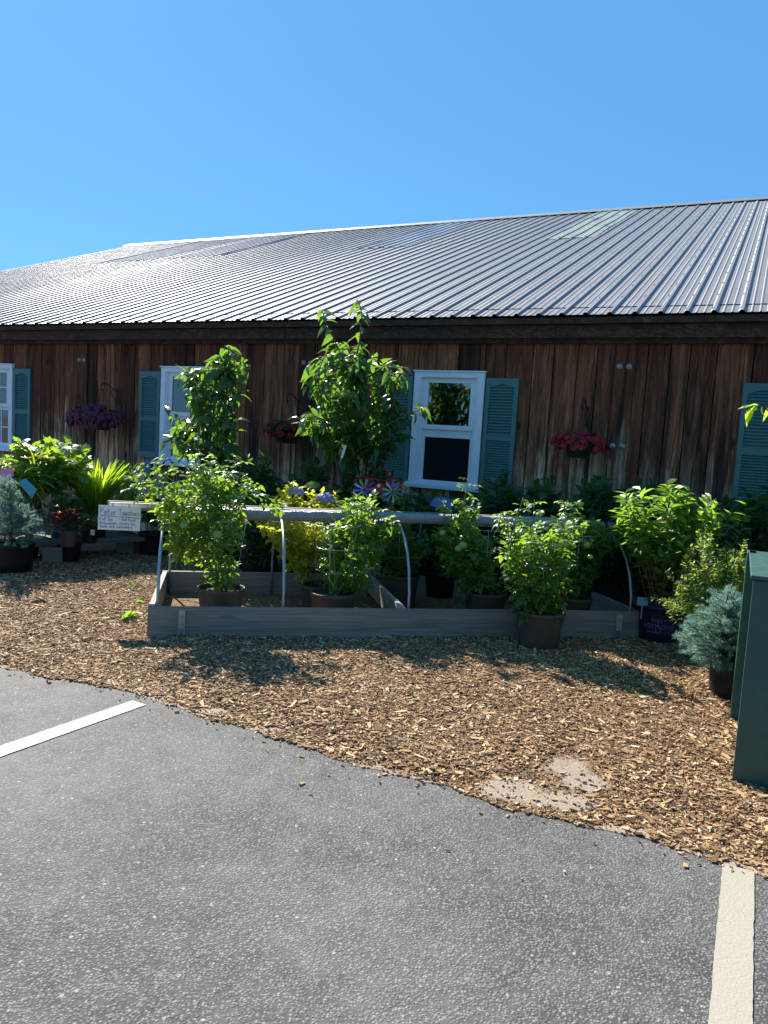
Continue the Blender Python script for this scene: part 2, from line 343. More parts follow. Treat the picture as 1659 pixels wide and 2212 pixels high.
def m_mulch():
    t = NT('mulch_bed'); v = t.coord(); v2 = t.coord((1, 2.6, 1), rot=(0, 0, .6)); v3 = t.coord((2.6, 1, 1), rot=(0, 0, .5))
    def vor(vec, sc_):
        o = t.n('ShaderNodeTexVoronoi'); t.t.links.new(vec, o.inputs['Vector']); o.inputs['Scale'].default_value = sc_; s_ = t.n('ShaderNodeSeparateColor'); t.t.links.new(o.outputs['Color'], s_.inputs[0]); return o.outputs['Distance'], s_.outputs
    d1, c1 = vor(v2, 62); d2, c2 = vor(v3, 84)
    pick = t.math('GREATER_THAN', t.noise(v, 30, 3), .5)
    r = [(0, (.07, .035, .019)), (.3, (.18, .095, .048)), (.65, (.33, .195, .098)), (1, (.56, .39, .22))]
    c = t.mix(pick, t.ramp(c1[0], r), t.ramp(c2[0], r))
    dm = t.mix(pick, d1, d2); c = t.mix(t.ramp(dm, [(.40, 0.0), (.85, .75)]), c, (.06, .032, .018))
    c = t.mix(t.ramp(t.noise(v, 1.3, 5), [(.45, 0.0), (.7, .5)]), c, (.15, .088, .05))
    sand = t.ramp(t.tint(), [(.5, 0.0), (1, 1.0)]); sn = t.noise(v, 7, 6, .7)
    sm = t.ramp(t.math('ADD', sand, t.math('MULTIPLY', t.math('SUBTRACT', sn, .5), 1.1)), [(.40, 0.0), (.72, .9)])
    sg = t.noise(v, 220, 4, .8); c = t.mix(sm, c, t.ramp(sg, [(.3, (.19, .145, .10)), (.55, (.34, .275, .21)), (.75, (.48, .41, .34))]))
    t.P(Base_Color=c, Roughness=.9); t.p.inputs['Specular IOR Level'].default_value = .2
    h = t.math('ADD', t.math('MULTIPLY', t.math('MULTIPLY', dm, t.math('SUBTRACT', 1.0, sm)), -1.0), t.math('MULTIPLY', t.noise(v, 90, 4), .6)); t.bump(h, .8, .015); return t.m
M['mulch'] = m_mulch()
def m_chip():
    t = NT('wood_chip'); c = t.ramp(t.tint(), [(0, (.065, .031, .016)), (.26, (.21, .105, .048)), (.52, (.41, .24, .108)), (.8, (.64, .44, .225)), (1, (.78, .61, .39))])
    g = t.noise(t.coord(), 200, 3); c = t.mix(t.math('MULTIPLY', g, .35), c, (.05, .03, .02)); t.P(Base_Color=c, Roughness=.8); t.p.inputs['Specular IOR Level'].default_value = .25; return t.m
M['chip'] = m_chip()
M['far_ground'] = simple('far_ground', (.09, .085, .07), .95)
M['concrete'] = simple('concrete', (.22, .20, .18), .9, bump=.5)
M['pebble'] = simple('pebble', (.30, .27, .24), .8)
M['pink'] = simple('pink_card', (.65, .25, .45), .6)
M['blue_foil'] = simple('blue_foil', (.05, .30, .42), .25, .3)
M['blue_card'] = simple('blue_card', (.14, .30, .45), .5)
M['teal_glass'] = simple('teal_glass', (.02, .16, .17), .12)
M['blue_glass'] = simple('blue_glass', (.03, .12, .35), .12)
# ------------------------------------------------------------------ leaf templates (x across, y along, z up)
def leaf_t(wd=.5, droop=.25, fold=.12, tip=1.0):
    prof = [(0, .06), (.18, .62), (.42, 1.0), (.70, .72), (1.0, 0)]
    V = []; F = []
    for y, ww in prof:
        z = -droop*y*y; x = wd/2*ww
        V += [(0, y, z), (-x, y-.02*ww, z+fold*ww), (x, y-.02*ww, z+fold*ww)]
    for i in range(len(prof)-1):
        a, b = 3*i, 3*i+3
        F += [(a, b, b+1, a+1), (a, a+2, b+2, b)]
    return np.array(V), F
def compound_t():
    V, F = [], []; lv, lf = leaf_t(.62, .3, .08)
    for (x, y, ang, s_) in ((0, .52, 0, .48), (.03, .46, -58, .36), (-.03, .46, 58, .36), (.03, .2, -70, .30), (-.03, .2, 70, .30)):
        a = math.radians(ang); R_ = np.array([[math.cos(a), -math.sin(a), 0], [math.sin(a), math.cos(a), 0], [0, 0, 1]])
        W_ = (lv*s_)@R_.T+np.array([x, y, -.32*y*y-.04]); F += [tuple(i+len(V) for i in f) for f in lf]; V += W_.tolist()
    return np.array(V), F
def blade_t(wd=.07, droop=.5, n=6):
    V, F = [], []
    for i in range(n):
        t_ = i/(n-1); x = wd/2*(1-t_**2.2)+.001; z = -droop*t_**2.4; V += [(-x, t_*(1-.12*droop*t_), z+.01), (0, t_*(1-.12*droop*t_), z), (x, t_*(1-.12*droop*t_), z+.01)]
    for i in range(n-1):
        a = 3*i; F += [(a, a+1, a+4, a+3), (a+1, a+2, a+5, a+4)]
    return np.array(V), F
def lobed_t():
    pts = [(0, 0), (.22, .05), (.40, .22), (.30, .34), (.52, .52), (.36, .58), (.40, .80), (.20, .78), (0, 1.02)]
    V = [(0, .45, .03)]+[(x, y, -.22*y*y-.18*x*x) for x, y in pts]+[(-x, y, -.22*y*y-.18*x*x) for x, y in pts[-2:0:-1]]
    n = len(V)-1; return np.array(V), [(0, 1+i, 1+(i+1) % n) for i in range(n)]
def floret_t(n=4):
    V = [(0, 0, 0)]; F = []
    for k in range(n):
        a = 2*math.pi*k/n
        for da, r in ((-.32, .75), (0, 1.0), (.32, .75)): V.append((r*math.cos(a+da*2*math.pi/n*1.2), r*math.sin(a+da*2*math.pi/n*1.2), .12*r))
        F += [(0, 1+3*k, 2+3*k), (0, 2+3*k, 3+3*k)]
    return np.array(V), F
T_OV = leaf_t(.55, .28, .08); T_DROOP = leaf_t(.5, .75, .10); T_NARROW = leaf_t(.38, .22, .08); T_SMALL = leaf_t(.5, .1, .05)
T_COMP = compound_t(); T_BLADE = blade_t(); T_LOBE = lobed_t(); T_FLO = floret_t(4); T_PET = floret_t(5); T_STAR = blade_t(.22, .15, 3)
def inpoly(pts, poly):
    poly = np.asarray(poly, float); x, y = pts[:, 0], pts[:, 1]; c = np.zeros(len(pts), bool); j = len(poly)-1
    for i in range(len(poly)):
        xi, yi, xj, yj = *poly[i], *poly[j]
        c ^= ((yi > y) != (yj > y)) & (x < (xj-xi)*(y-yi)/(yj-yi+1e-9)+xi); j = i
    return c
def sample_poly(poly, n):
    poly = np.asarray(poly, float); lo, hi = poly.min(0), poly.max(0); out = np.zeros((0, 2))
    while len(out) < n:
        q = rng.uniform(lo, hi, (n*3, 2)); out = np.concatenate([out, q[inpoly(q, poly)]])
    return out[:n]
def leaves(name, tpl, mat, pos, dirs, size, parent, tint=None, up=None, roll=.5, kind=None, aspect=1.0):
    n = len(pos); X, Y, Z = frames(dirs, up, rng.normal(0, roll, n)); tint = rng.uniform(0, 1, n) if tint is None else tint
    s3 = np.stack([size*aspect, size, size], 1)
    V, F, T = inst(*tpl, pos, X, Y, Z, s3, tint); o = MB().add(V, F, T).build(name, mat, parent)
    if kind: o['kind'] = kind
    return o
def plant(root, poly, Y, thick, ntw, tpl, mat, lsize, stems_from, nstem=4, leaves_per=5, tw=.12, stem_mat='stem', stem_r=.006, upness=.5, droop=0.0, tips=(), pair=False, fname='foliage', n_main=None, lean_light=0.0):
    """stems rise from the pot into the crown volume; twigs fill the volume, leaves sit along the twigs"""
    pts = sample_poly(poly, ntw); d = rng.uniform(-1, 1, ntw); cy = np.asarray(poly, float)
    P3 = np.array([at(x, y, Y+thick*.5*dd) for (x, y), dd in zip(pts, d)])
    base = np.asarray(stems_from, float); mb = MB()
    # main stems: toward spread points of the crown
    idx = [0]
    order = np.argsort(-P3[:, 2])[:max(3, ntw//3)]
    chosen = [order[0]]
    while len(chosen) < nstem:
        dd = np.min([np.linalg.norm(P3[order]-P3[c], axis=1) for c in chosen], axis=0); chosen.append(order[np.argmax(dd)])
    skel = []
    for c in chosen:
        tip = P3[c]; b0 = base+np.array([rng.normal(0, .02), rng.normal(0, .02), 0]); mid = (b0*.45+tip*.55); mid[:2] = b0[:2]*.55+tip[:2]*.45; mid[2] = b0[2]+(tip[2]-b0[2])*.55
        path = [(1-t_)**2*b0+2*t_*(1-t_)*mid+t_*t_*tip for t_ in np.linspace(0, 1, 8)]
        path = [p_+rng.normal(0, .008, 3)*(0 < i < 7) for i, p_ in enumerate(path)]
        mb.tube(path, list(np.linspace(stem_r, stem_r*.35, 8)), 5); skel += path
    skel = np.array(skel); LP, LD = [], []
    for i, p3 in enumerate(P3):
        dist = np.linalg.norm(skel-p3, axis=1)+np.maximum(0, skel[:, 2]-p3[2])*1.5; a = skel[np.argmin(dist)]
        dv = p3-a; L = np.linalg.norm(dv)
        if L > .03:
            mid = (a+p3)/2+np.array([0, 0, .15*L]); path = [(1-t_)**2*a+2*t_*(1-t_)*mid+t_*t_*p3 for t_ in np.linspace(0, 1, 5)]
            mb.tube(path, list(np.linspace(stem_r*.5, stem_r*.25, 5)), 4, caps=False)
        td = nrm(dv+np.array([0, 0, upness*L])+rng.normal(0, .15*max(L, .05), 3)) if L > .01 else nrm(rng.normal(0, 1, 3)+[0, 0, upness])
        for k in range(leaves_per):
            t_ = (k+rng.uniform(0, 1))/leaves_per; q = p3-td*tw*(1-t_); ang = (k*2.4+i if not pair else (k//2)*1.57+(k % 2)*math.pi+i)
            side = nrm(np.cross(td, [0.1, .2, 1])+1e-6); s2 = np.cross(td, side); o_ = side*math.cos(ang)+s2*math.sin(ang)
            LP.append(q); LD.append(nrm(td*(.35+.4*t_)+o_*.9+np.array([0, 0, -droop]))+rng.normal(0, .12, 3))
    for (path_px, Yt) in tips:
        path = [at(x, y, Yt) for x, y in path_px]; pp = []
        for i in range(len(path)-1): pp += [path[i]*(1-t_)+path[i+1]*t_ for t_ in np.linspace(0, 1, 5)[:-1]]
        pp.append(path[-1]); mb.tube(pp, list(np.linspace(stem_r*.7, stem_r*.3, len(pp))), 5)
        tot = sum(np.linalg.norm(pp[i+1]-pp[i]) for i in range(len(pp)-1)); n = max(4, int(tot/lsize*3.3))
        for k in range(n):
            t_ = (k+.6)/n; j = min(int(t_*(len(pp)-1)), len(pp)-2); q = pp[j]+(pp[j+1]-pp[j])*(t_*(len(pp)-1)-j); td = nrm(pp[j+1]-pp[j]); ang = (k//2)*1.57+(k % 2)*math.pi+.5
            side = nrm(np.cross(td, [0.1, .9, .3])); s2 = np.cross(td, side); LP.append(q); LD.append(nrm(td*.5+side*math.cos(ang)+s2*math.sin(ang)+np.array([0, 0, -droop])))
    LP, LD = np.array(LP), np.array(LD); n = len(LP)
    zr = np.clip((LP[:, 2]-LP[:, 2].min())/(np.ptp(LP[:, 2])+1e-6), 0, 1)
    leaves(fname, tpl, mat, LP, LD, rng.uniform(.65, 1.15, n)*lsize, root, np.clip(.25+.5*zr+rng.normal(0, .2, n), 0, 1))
    mb.build('stem', M[stem_mat], root, True)
    return P3
def pot(root, c, r, h, mat, taper=.80, rim=.02, name='pot', soil=True, lip=.9):
    x, y, z = c
    prof = [(r*taper*.98, 0), (r*taper, .004), (r*(taper+.06), h*.35), (r*.955, h-rim*1.9), (r*.965, h-rim*1.7), (r, h-rim*1.5), (r*1.015, h-rim*.4), (r, h), (r*.965, h), (r*.95, h-.01), (r*.90, h*.62)]
    o = MB().lathe([(0.001, 0)]+prof, 36, c).build(name, M[mat], root, True)
    if soil:
        V = MB(); pr = [(0.001, h*lip+.012), (r*.4, h*lip+.008), (r*.7, h*lip), (r*.945, h*lip-.004)]; V.lathe(pr, 24, c).build('soil', M['soil'], root)
    return o
# ================================================================== SETTING
def curve_y(x):   # edge between asphalt and mulch
    xs = [-30, -4.5, -2.26, -1.78, -1.23, -.72, -.22, .01, .32, .6, .95, 1.26, 1.48, 2.6, 5, 12]
    ys = [7.5, 5.35, 4.48, 4.33, 4.12, 3.78, 3.53, 3.36, 3.24, 3.08, 2.93, 2.79, 2.66, 1.9, .3, -4]
    return np.interp(x, xs, ys)+.018*np.sin(x*7.3)+.012*np.sin(x*17.7+1)+.008*np.sin(x*41)
mb = MB(); mb.add([(-900, -900, -.03), (900, -900, -.03), (900, 900, -.03), (-900, 900, -.03)], [(0, 1, 2, 3)]); mb.build('ground', M['far_ground'])['kind'] = 'structure'
mb = MB(); xs = np.concatenate([np.linspace(-30, -4, 20), np.linspace(-3.9, 3, 160), np.linspace(3.2, 12, 30)])
V = [(x, -40, 0) for x in xs]+[(x, curve_y(x)+.10, 0) for x in xs]; n = len(xs)
mb.add(V, [(i, i+1, n+i+1, n+i) for i in range(n-1)]); mb.build('parking_lot', M['asphalt'])['kind'] = 'structure'
def hgt(x, y):
    e = y-curve_y(x); return .002+np.clip(e, 0, .5)*.055+.006*np.sin(x*3.1+y*2.2)*np.clip(e, 0, .3)*3+.005*np.sin(x*7+y*9)*np.clip(e, 0, .3)*3
SANDS = [(G(1110, 1715), .17, .13), (G(1210, 1735), .17, .10), (G(1230, 1668), .13, .11), (G(1265, 1700), .12, .1), (G(560, 1578), .14, .03), (G(330, 1510), .15, .035), (G(460, 1538), .12, .04), (G(1330, 1795), .2, .045)]
def sandy(x, y):
    s_ = 0*np.asarray(x, float)
    for c, rx, ry in SANDS: s_ = np.maximum(s_, np.exp(-(((x-c[0])/rx)**2+((y-c[1])/ry)**2)*.8))
    e = y-curve_y(x); s_ = np.maximum(s_, .8*np.exp(-(e/.06)**2)*(.6+.4*np.sin(x*5.3+1))); return s_
mb = MB(); xs = np.concatenate([np.linspace(-24, -4, 25), np.linspace(-3.9, 3.2, 220), np.linspace(3.4, 12, 14)]); ts = np.concatenate([np.linspace(0, .5, 30)[:-1], np.linspace(.5, 4, 40)[:-1], np.linspace(4, 22, 12)])
XX = np.repeat(xs[:, None], len(ts), 1); YY = curve_y(xs)[:, None]+ts[None]; ZZ = hgt(XX, YY); SS = sandy(XX, YY); nj = len(ts)
mb.add(np.stack([XX, YY, ZZ], -1).reshape(-1, 3), [(i*nj+j, (i+1)*nj+j, (i+1)*nj+j+1, i*nj+j+1) for i in range(len(xs)-1) for j in range(nj-1)], .5+.5*SS.ravel())
mb.build('mulch_ground', M['mulch'], None, True)['kind'] = 'structure'
def stripe(c, d0, d1, z=.004):
    mb = MB(); (a, b), (c_, d_) = c; V = []
    a, b, c_, d_ = [np.array([q[0], q[1], z]) for q in (a, b, c_, d_)]; n = 90
    for i in range(n+1):
        t_ = i/n; l, r_ = a*(1-t_)+c_*t_, b*(1-t_)+d_*t_; u = nrm(r_-l); V += [l+u*rng.normal(0, .0010), r_+u*rng.normal(0, .0010)]
    mb.add(V, [(2*i, 2*i+1, 2*i+3, 2*i+2) for i in range(n)]); return mb
a, b = G(280, 1513), G(322, 1525); dl = nrm(G(0, 1625)-(a+b)/2)*2.8
c0, c1 = G(0, 1611), G(0, 1639); e0 = a+(c0-a)*3.5; nn = nrm(np.cross(dl, [0, 0, 1])); wdt = .108
ctr = (a+b)/2; far = ctr+nrm((c0+c1)/2-ctr)*3.2; nn = nrm(np.cross(far-ctr, [0, 0, 1]))*wdt/2
o = stripe(((ctr+nn, ctr-nn), (far+nn, far-nn)), 0, 0).build('parking_line', M['paint']); o['kind'] = 'structure'
ctr = G(1600, 1882); ctr[1] += .02; low = G(1578, 2212); far = ctr+(low-ctr)*3; nn = nrm(np.cross(far-ctr, [0, 0, 1]))*wdt/2
o = stripe(((ctr+nn, ctr-nn), (far+nn, far-nn)), 0, 0).build('parking_line', M['paint']); o['kind'] = 'structure'
# wood chips
def chips():
    N = 260000; u = rng.uniform(0, 1, N); x = rng.uniform(-4.2, 3.0, N); e = rng.uniform(0, 1, N)**1.5*4.6; y = curve_y(x)+e
    sd_ = sandy(x, y); keep = (rng.uniform(0, 1, N) > np.clip(sd_*1.25, 0, .90))
    keep &= (y < 8.6) & (np.abs(x) < y*.56+.35)
    patch = np.sin(x*2.3+1)*np.sin(y*3.1+x)+.5*np.sin(x*6.1-y*4); keep &= rng.uniform(0, 1, N) < .72+.28*np.clip(patch, -1, 1)
    x, y = x[keep], y[keep]; n = len(x)
    # a few strays on the asphalt
    xs_ = rng.uniform(-3, 1.6, 160); ys_ = curve_y(xs_)-np.abs(rng.normal(0, .06, 160)); far_ = rng.uniform(0, 1, 160) < .06; ys_[far_] -= rng.uniform(0, .6, far_.sum())
    z = np.concatenate([hgt(x, y)+rng.uniform(-.002, .006, n), np.full(160, .005)]); x = np.concatenate([x, xs_]); y = np.concatenate([y, ys_]); n = len(x)
    L = np.clip(rng.lognormal(math.log(.0066), .62, n), .0025, .042); Wd = np.clip(L*rng.uniform(.2, .5, n), .002, .011); H = rng.uniform(.0012, .004, n)
    L[-160:] *= .8
    big = rng.uniform(0, 1, n) < .012; L[big] *= 1.5; Wd[big] *= 1.5
    az = rng.uniform(0, 2*math.pi, n); el = rng.normal(0, .15, n); D = np.stack([np.cos(az)*np.cos(el), np.sin(az)*np.cos(el), np.sin(el)], 1)
    X, Y_, Z = frames(D, None, rng.normal(0, .25, n))
    tv = np.array([(-1, -1, -1), (.8, -.9, -1), (.5, 1, -1), (-.9, .8, -1), (-1, -1, 1), (.8, -.9, 1), (.5, 1, 1), (-.9, .8, 1)])*.5*np.array([1, 2, 1])
    tf = [(4, 5, 6, 7), (0, 1, 5, 4), (1, 2, 6, 5), (2, 3, 7, 6), (3, 0, 4, 7)]
    V, F, T = inst(tv, tf, np.stack([x, y, z], 1), X, Y_, Z, np.stack([Wd*2, L, H*2], 1), np.clip(rng.beta(1.15, 1.45, n), 0, 1))
    o = MB().add(V, F, T).build('wood_chips', M['chip']); o['kind'] = 'stuff'; return o
chips()
# pebbles on the lot
PEB = {(712, 2077): 'lone grey pebble low in the middle of the parking lot', (1205, 2085): 'small pebble in the lot nearest the right hand parking line', (1228, 1693): 'dark pebble lying in the sandy patch', (1500, 1822): 'pebble at the mulch edge close to the right parking line', (1352, 1857): 'small orange brown pebble on the asphalt left of the right line', (1110, 1752): 'pebble on the asphalt just below the sandy patch', (640, 1970): 'tiny pebble left of centre on the open asphalt'}
for (px, py, r) in ((712, 2077, .009), (1205, 2085, .008), (1228, 1693, .013), (1500, 1822, .007), (1352, 1857, .006), (1110, 1752, .012), (640, 1970, .006)):
    p_ = G(px, py); m_ = MB(); m_.ball((0, 0, 0), r, 1.2, .7, 7, 5); m_.v[0] = m_.v[0]*rng.uniform(.8, 1.2, (len(m_.v[0]), 1)); 
    tag(m_.build('pebble', M['pebble'], None, False, (p_[0], p_[1], r*.4+(.02 if py < 1760 else 0))), PEB[(px, py)], 'pebble', 'loose pebbles by the parking lot')
# ================================================================== BARN
ROOF_T = .3865; Z_E = 2.803; N_E = .2226; RUN = 10.65; S_L, S_R = -18.0, 5.0
barn = thing('barn', 'long weathered board barn with a ribbed metal roof and teal shuttered windows', 'building', (0, 0, 0))
def Wb(m_): return m_
class WM(MB):
    """collector in wall coordinates: (s along the wall, n outward, z)"""
    def build(s, *a, **k):
        s.v = [EE*v[:, 0:1]+EN*(WN-v[:, 1:2])+v[:, 2:3]*np.array([0, 0, 1.]) for v in s.v]
        s.f = [f[::-1] for f in s.f]; return MB.build(s, *a, **k)
WINS = [(-10.69, -9.88), (-7.06, -6.25), (-3.45, -2.64), (.21, 1.02)]; ZB, ZT = 1.0, 2.26
def m_obj_wall():
    mb = WM(); s_ = S_L+.3
    posts = [-12.16, -8.5, -4.85, -1.23, 2.4]
    while s_ < S_R-.3:
        w_ = rng.uniform(.17, .31); s1 = s_+w_
        for (a_, b_) in WINS:
            if s_ < a_+.02 < s1: s1 = a_+.02
            if s_ < b_-.02 < s1: s1 = b_-.02
        pr = rng.uniform(0, .012); ti = rng.uniform(0, 1)
        win = [q for q in WINS if s_ >= q[0]+.01 and s1 <= q[1]-.01]
        spans = [(-.05, ZB+.02), (ZT-.02, 2.70)] if win else [(-.05, 2.70)]
        for z0, z1 in spans: mb.box((s_+.005, -.03, z0), (s1-.005, pr, z1), ti)
        s_ = s1
    return mb.build('wall', M['wall'], barn)
m_obj_wall()
mb = WM()
for s_ in (-12.16, -8.5, -4.85, -1.23, 2.4): mb = WM(); mb.box((s_-.10, .002, .0), (s_+.10, .030, 2.66), rng.uniform(0, 1)); o = mb.build('batten', M['wall'], barn); \
    [WM().lathe([(.001, .0), (.012, .0), (.012, .012), (.028, .012), (.030, .004), (.030, 0)][::-1], 14).v for _ in ()]
for s_ in (-8.5, -4.85, -1.23):
    for z_ in (2.34, 1.565):
        for ds in (-.045, .045):
            c = wall_pt(s_+ds, .031, z_); R_ = np.stack([EE, np.array([0, 0, 1.]), -EN], 1)
            MB().lathe([(.027, 0), (.028, .006), (.017, .008), (.016, .010), (.013, .012), (.012, .022), (.001, .023)], 14, c, M=R_).build('bolt', M['zinc'], barn, True)
# dark room behind (closed box so that windows look into the building)
mb = WM(); mb.box((S_L+.3, -4, -.04), (S_R-.3, -.06, -.01)); mb.box((S_L+.3, -4.1, -.01), (S_R-.3, -4, 2.9)); mb.box((S_L+.2, -4, -.01), (S_L+.3, -.06, 2.9)); mb.box((S_R-.3, -4, -.01), (S_R-.2, -.06, 2.9)); mb.box((S_L+.3, -4, 2.9), (S_R-.3, -.04, 2.93))
mb.build('interior', M['interior'], barn)
# gable ends below the roof
zR = Z_E+ROOF_T*RUN
for s_ in (S_L+.22, S_R-.24):
    mb = WM()
    V = [(s_, -.04, -.05), (s_, -2*RUN+.3, -.05), (s_, -2*RUN+.3, 2.7), (s_, -RUN+.1, zR-.12), (s_, -.04, 2.78)]; V2 = [(s_+.02, b_, c_) for _, b_, c_ in V]
    mb.add(V+V2, [(0, 1, 2, 3, 4), (9, 8, 7, 6, 5)]+[(i, (i+1) % 5, 5+(i+1) % 5, 5+i) for i in range(5)]); mb.build('gable_wall', M['wall'], barn)
# eaves timber
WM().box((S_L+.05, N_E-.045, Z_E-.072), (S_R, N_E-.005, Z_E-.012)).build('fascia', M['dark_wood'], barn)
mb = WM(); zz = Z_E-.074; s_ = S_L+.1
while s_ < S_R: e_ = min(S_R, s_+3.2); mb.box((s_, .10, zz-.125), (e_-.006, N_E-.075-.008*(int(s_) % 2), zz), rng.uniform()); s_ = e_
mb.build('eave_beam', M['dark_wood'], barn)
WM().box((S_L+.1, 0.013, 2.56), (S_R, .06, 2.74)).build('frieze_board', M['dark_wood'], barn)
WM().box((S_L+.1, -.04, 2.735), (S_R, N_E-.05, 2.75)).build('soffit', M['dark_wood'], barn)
# ribbed roof: profile along s extruded up the slope
def roof_sheet(s0, s1, r0, r1, lift=0.0, n_r=2, wav=0.0):
    prof = []; s_ = s0; pitch = .2286
    k0 = math.ceil((s0-1e-6)/pitch); 
    pts = {s0: 0.0, s1: 0.0}
    for k in range(k0-1, int(s1/pitch)+2):
        c = k*pitch
        for ds, z_ in ((-.030, 0), (-.013, .021), (.013, .021), (.030, 0), (.068, 0), (.075, .005), (.085, .005), (.092, 0), (.137, 0), (.144, .005), (.154, .005), (.161, 0)):
            if s0 < c+ds < s1: pts[c+ds] = z_
    ks = sorted(pts); mb = WM(); rs = np.linspace(r0, r1, n_r); V = []
    cs = math.cos(math.atan(ROOF_T)); sn = math.sin(math.atan(ROOF_T))
    for r_ in rs:
        for s_ in ks:
            z_ = pts[s_]+lift+(wav*math.sin(s_*5+r_*3) if wav else 0); V.append((s_, N_E+.03-r_+z_*sn, Z_E+ROOF_T*r_+z_*cs))
    n = len(ks); mb.add(V, [(j*n+i, (j+1)*n+i, (j+1)*n+i+1, j*n+i+1) for j in range(len(rs)-1) for i in range(n-1)]); return mb
roof = roof_sheet(S_L, S_R, 6.10, RUN+.03, 0.0)
o = roof.build('roof', M['roof'], barn); o2 = roof_sheet(S_L, S_R, 0, 6.25, .004).build('roof', M['roof'], barn)
# lower sheet turned edge and far slope
mb = WM(); mb.add([(S_L, N_E+.03-RUN-.03, zR), (S_R, N_E+.03-RUN-.03, zR), (S_R, N_E-2*RUN-.2, Z_E), (S_L, N_E-2*RUN-.2, Z_E)], [(0, 1, 2, 3)]); mb.build('rear_roof', M['roof'], barn)
mb = WM(); V = []
for s_ in (S_L-.02, S_R):
    V += [(s_, N_E+.03-RUN+.22, zR-.22*ROOF_T+.036), (s_, N_E+.03-RUN+.20, zR-.2*ROOF_T+.044), (s_, N_E-RUN, zR+.075), (s_, N_E-RUN-.25, zR-.06)]
mb.add(V, [(0, 4, 5, 1), (1, 5, 6, 2), (2, 6, 7, 3)]); mb.build('ridge_cap', M['roof'], barn)
mb = WM(); cs = math.cos(math.atan(ROOF_T)); sn = math.sin(math.atan(ROOF_T))
k = math.ceil(-9/.2286)
while k*.2286 < .6:
    for j in range(18):
        r_ = .12+j*.61; lift = .023; s_ = k*.2286-.018
        c = np.array([s_, N_E+.03-r_+.018*sn, Z_E+ROOF_T*r_+.018*cs]); mb.box(c-.007, c+.007)
    k += 1
o = mb.build('roof_screws', M['screw'], barn); o['kind'] = 'stuff'
for (s0, s1, r0, mt) in ((-3.75, -2.84, 6.0, 'skylight'), (-7.65, -6.5, 6.3, 'skylight_faded'), (-14.85, -13.2, 6.6, 'skylight_blue'), (-12.6, -11.2, 6.6, 'skylight_blue')):
    roof_sheet(s0, s1, r0, RUN-.1, .012, 26, .004).build('skylight', M[mt], barn)
# windows
def window(s0, s1, blind, grid=False, open_=False):
    fr = WM(); z0, z1 = ZB+.05, ZT; t_ = .075
    fr.box((s0, .0, z0), (s0+t_, .045, z1)); fr.box((s1-t_, .0, z0), (s1, .045, z1)); fr.box((s0+t_, .0, z1-t_*.8), (s1-t_, .047, z1))
    fr.box((s0-.012, .0, z1), (s1+.012, .062, z1+.014))
    for (a_, b_, q) in ((s0+t_, s0+t_+.02, .03), (s1-t_-.02, s1-t_, .03), (s0+t_+.02, s0+t_+.035, .012), (s1-t_-.035, s1-t_-.02, .012)): fr.box((a_, -.05, z0), (b_, q, z1-t_*.8))
    F_ = fr.build('window', M['white_paint'], barn)
    sl = WM(); V = [(s0-.03, .10, z0-.055), (s1+.03, .10, z0-.055), (s1+.03, .10, z0-.02), (s0-.03, .10, z0-.02), (s0-.03, -.04, z0-.055), (s1+.03, -.04, z0-.055), (s1+.03, -.04, z0+.02), (s0-.03, -.04, z0+.02)]
    sl.add(V, [(0, 3, 2, 1), (4, 5, 6, 7), (0, 1, 5, 4), (2, 3, 7, 6), (1, 2, 6, 5), (0, 4, 7, 3)]); sl.build('sill', M['white_paint'], F_)
    a_, b_ = s0+t_+.035, s1-t_-.035; zm = (z0+z1)/2+.005; zt = z1-t_*.8
    up = WM(); h_ = .05
    up.box((a_, -.018, zm-.02), (a_+h_, .008, zt)); up.box((b_-h_, -.018, zm-.02), (b_, .008, zt)); up.box((a_+h_, -.018, zt-.055), (b_-h_, .0085, zt)); up.box((a_+h_, -.018, zm-.02), (b_-h_, .0085, zm+.03))
    if grid:
        for q in (1, 2): x_ = a_+h_+(b_-a_-2*h_)*q/3; up.box((x_-.008, -.016, zm+.03), (x_+.008, .004, zt-.055))
        zc = (zm+zt)/2; up.box((a_+h_, -.0165, zc-.008), (b_-h_, .0045, zc+.008))
    up.build('upper_sash', M['white_paint'], F_)
    WM().box((a_+h_, -.010, zm+.03), (b_-h_, -.006, zt-.055)).build('pane', M['glass'], F_)
    lo = WM(); zt2 = zm-.022; top = .085 if open_ else .04
    lo.box((a_, -.048, z0), (a_+h_*.6, -.020, zt2)); lo.box((b_-h_*.6, -.048, z0), (b_, -.020, zt2)); lo.box((a_+h_*.6, -.048, zt2-top), (b_-h_*.6, -.0195, zt2)); lo.box((a_+h_*.6, -.048, z0), (b_-h_*.6, -.0195, z0+(.03 if open_ else .06)))
    if grid:
        for q in (1, 2): x_ = a_+h_*.6+(b_-a_-1.2*h_)*q/3; lo.box((x_-.008, -.046, z0+.06), (x_+.008, -.024, zt2-top))
        zc = (z0+zt2)/2; lo.box((a_+h_, -.0465, zc-.008), (b_-h_, -.0245, zc+.008))
    lo.build('lower_sash', M['white_paint'], F_)
    WM().box((a_+h_*.6, -.038, z0+.03), (b_-h_*.6, -.034, zt2-top)).build('pane', M['screen' if open_ else 'glass'], F_)
    if blind: WM().box((a_, -.056, z0), (b_, -.052, zt)).build('blind', M['blind'], F_)
    return F_
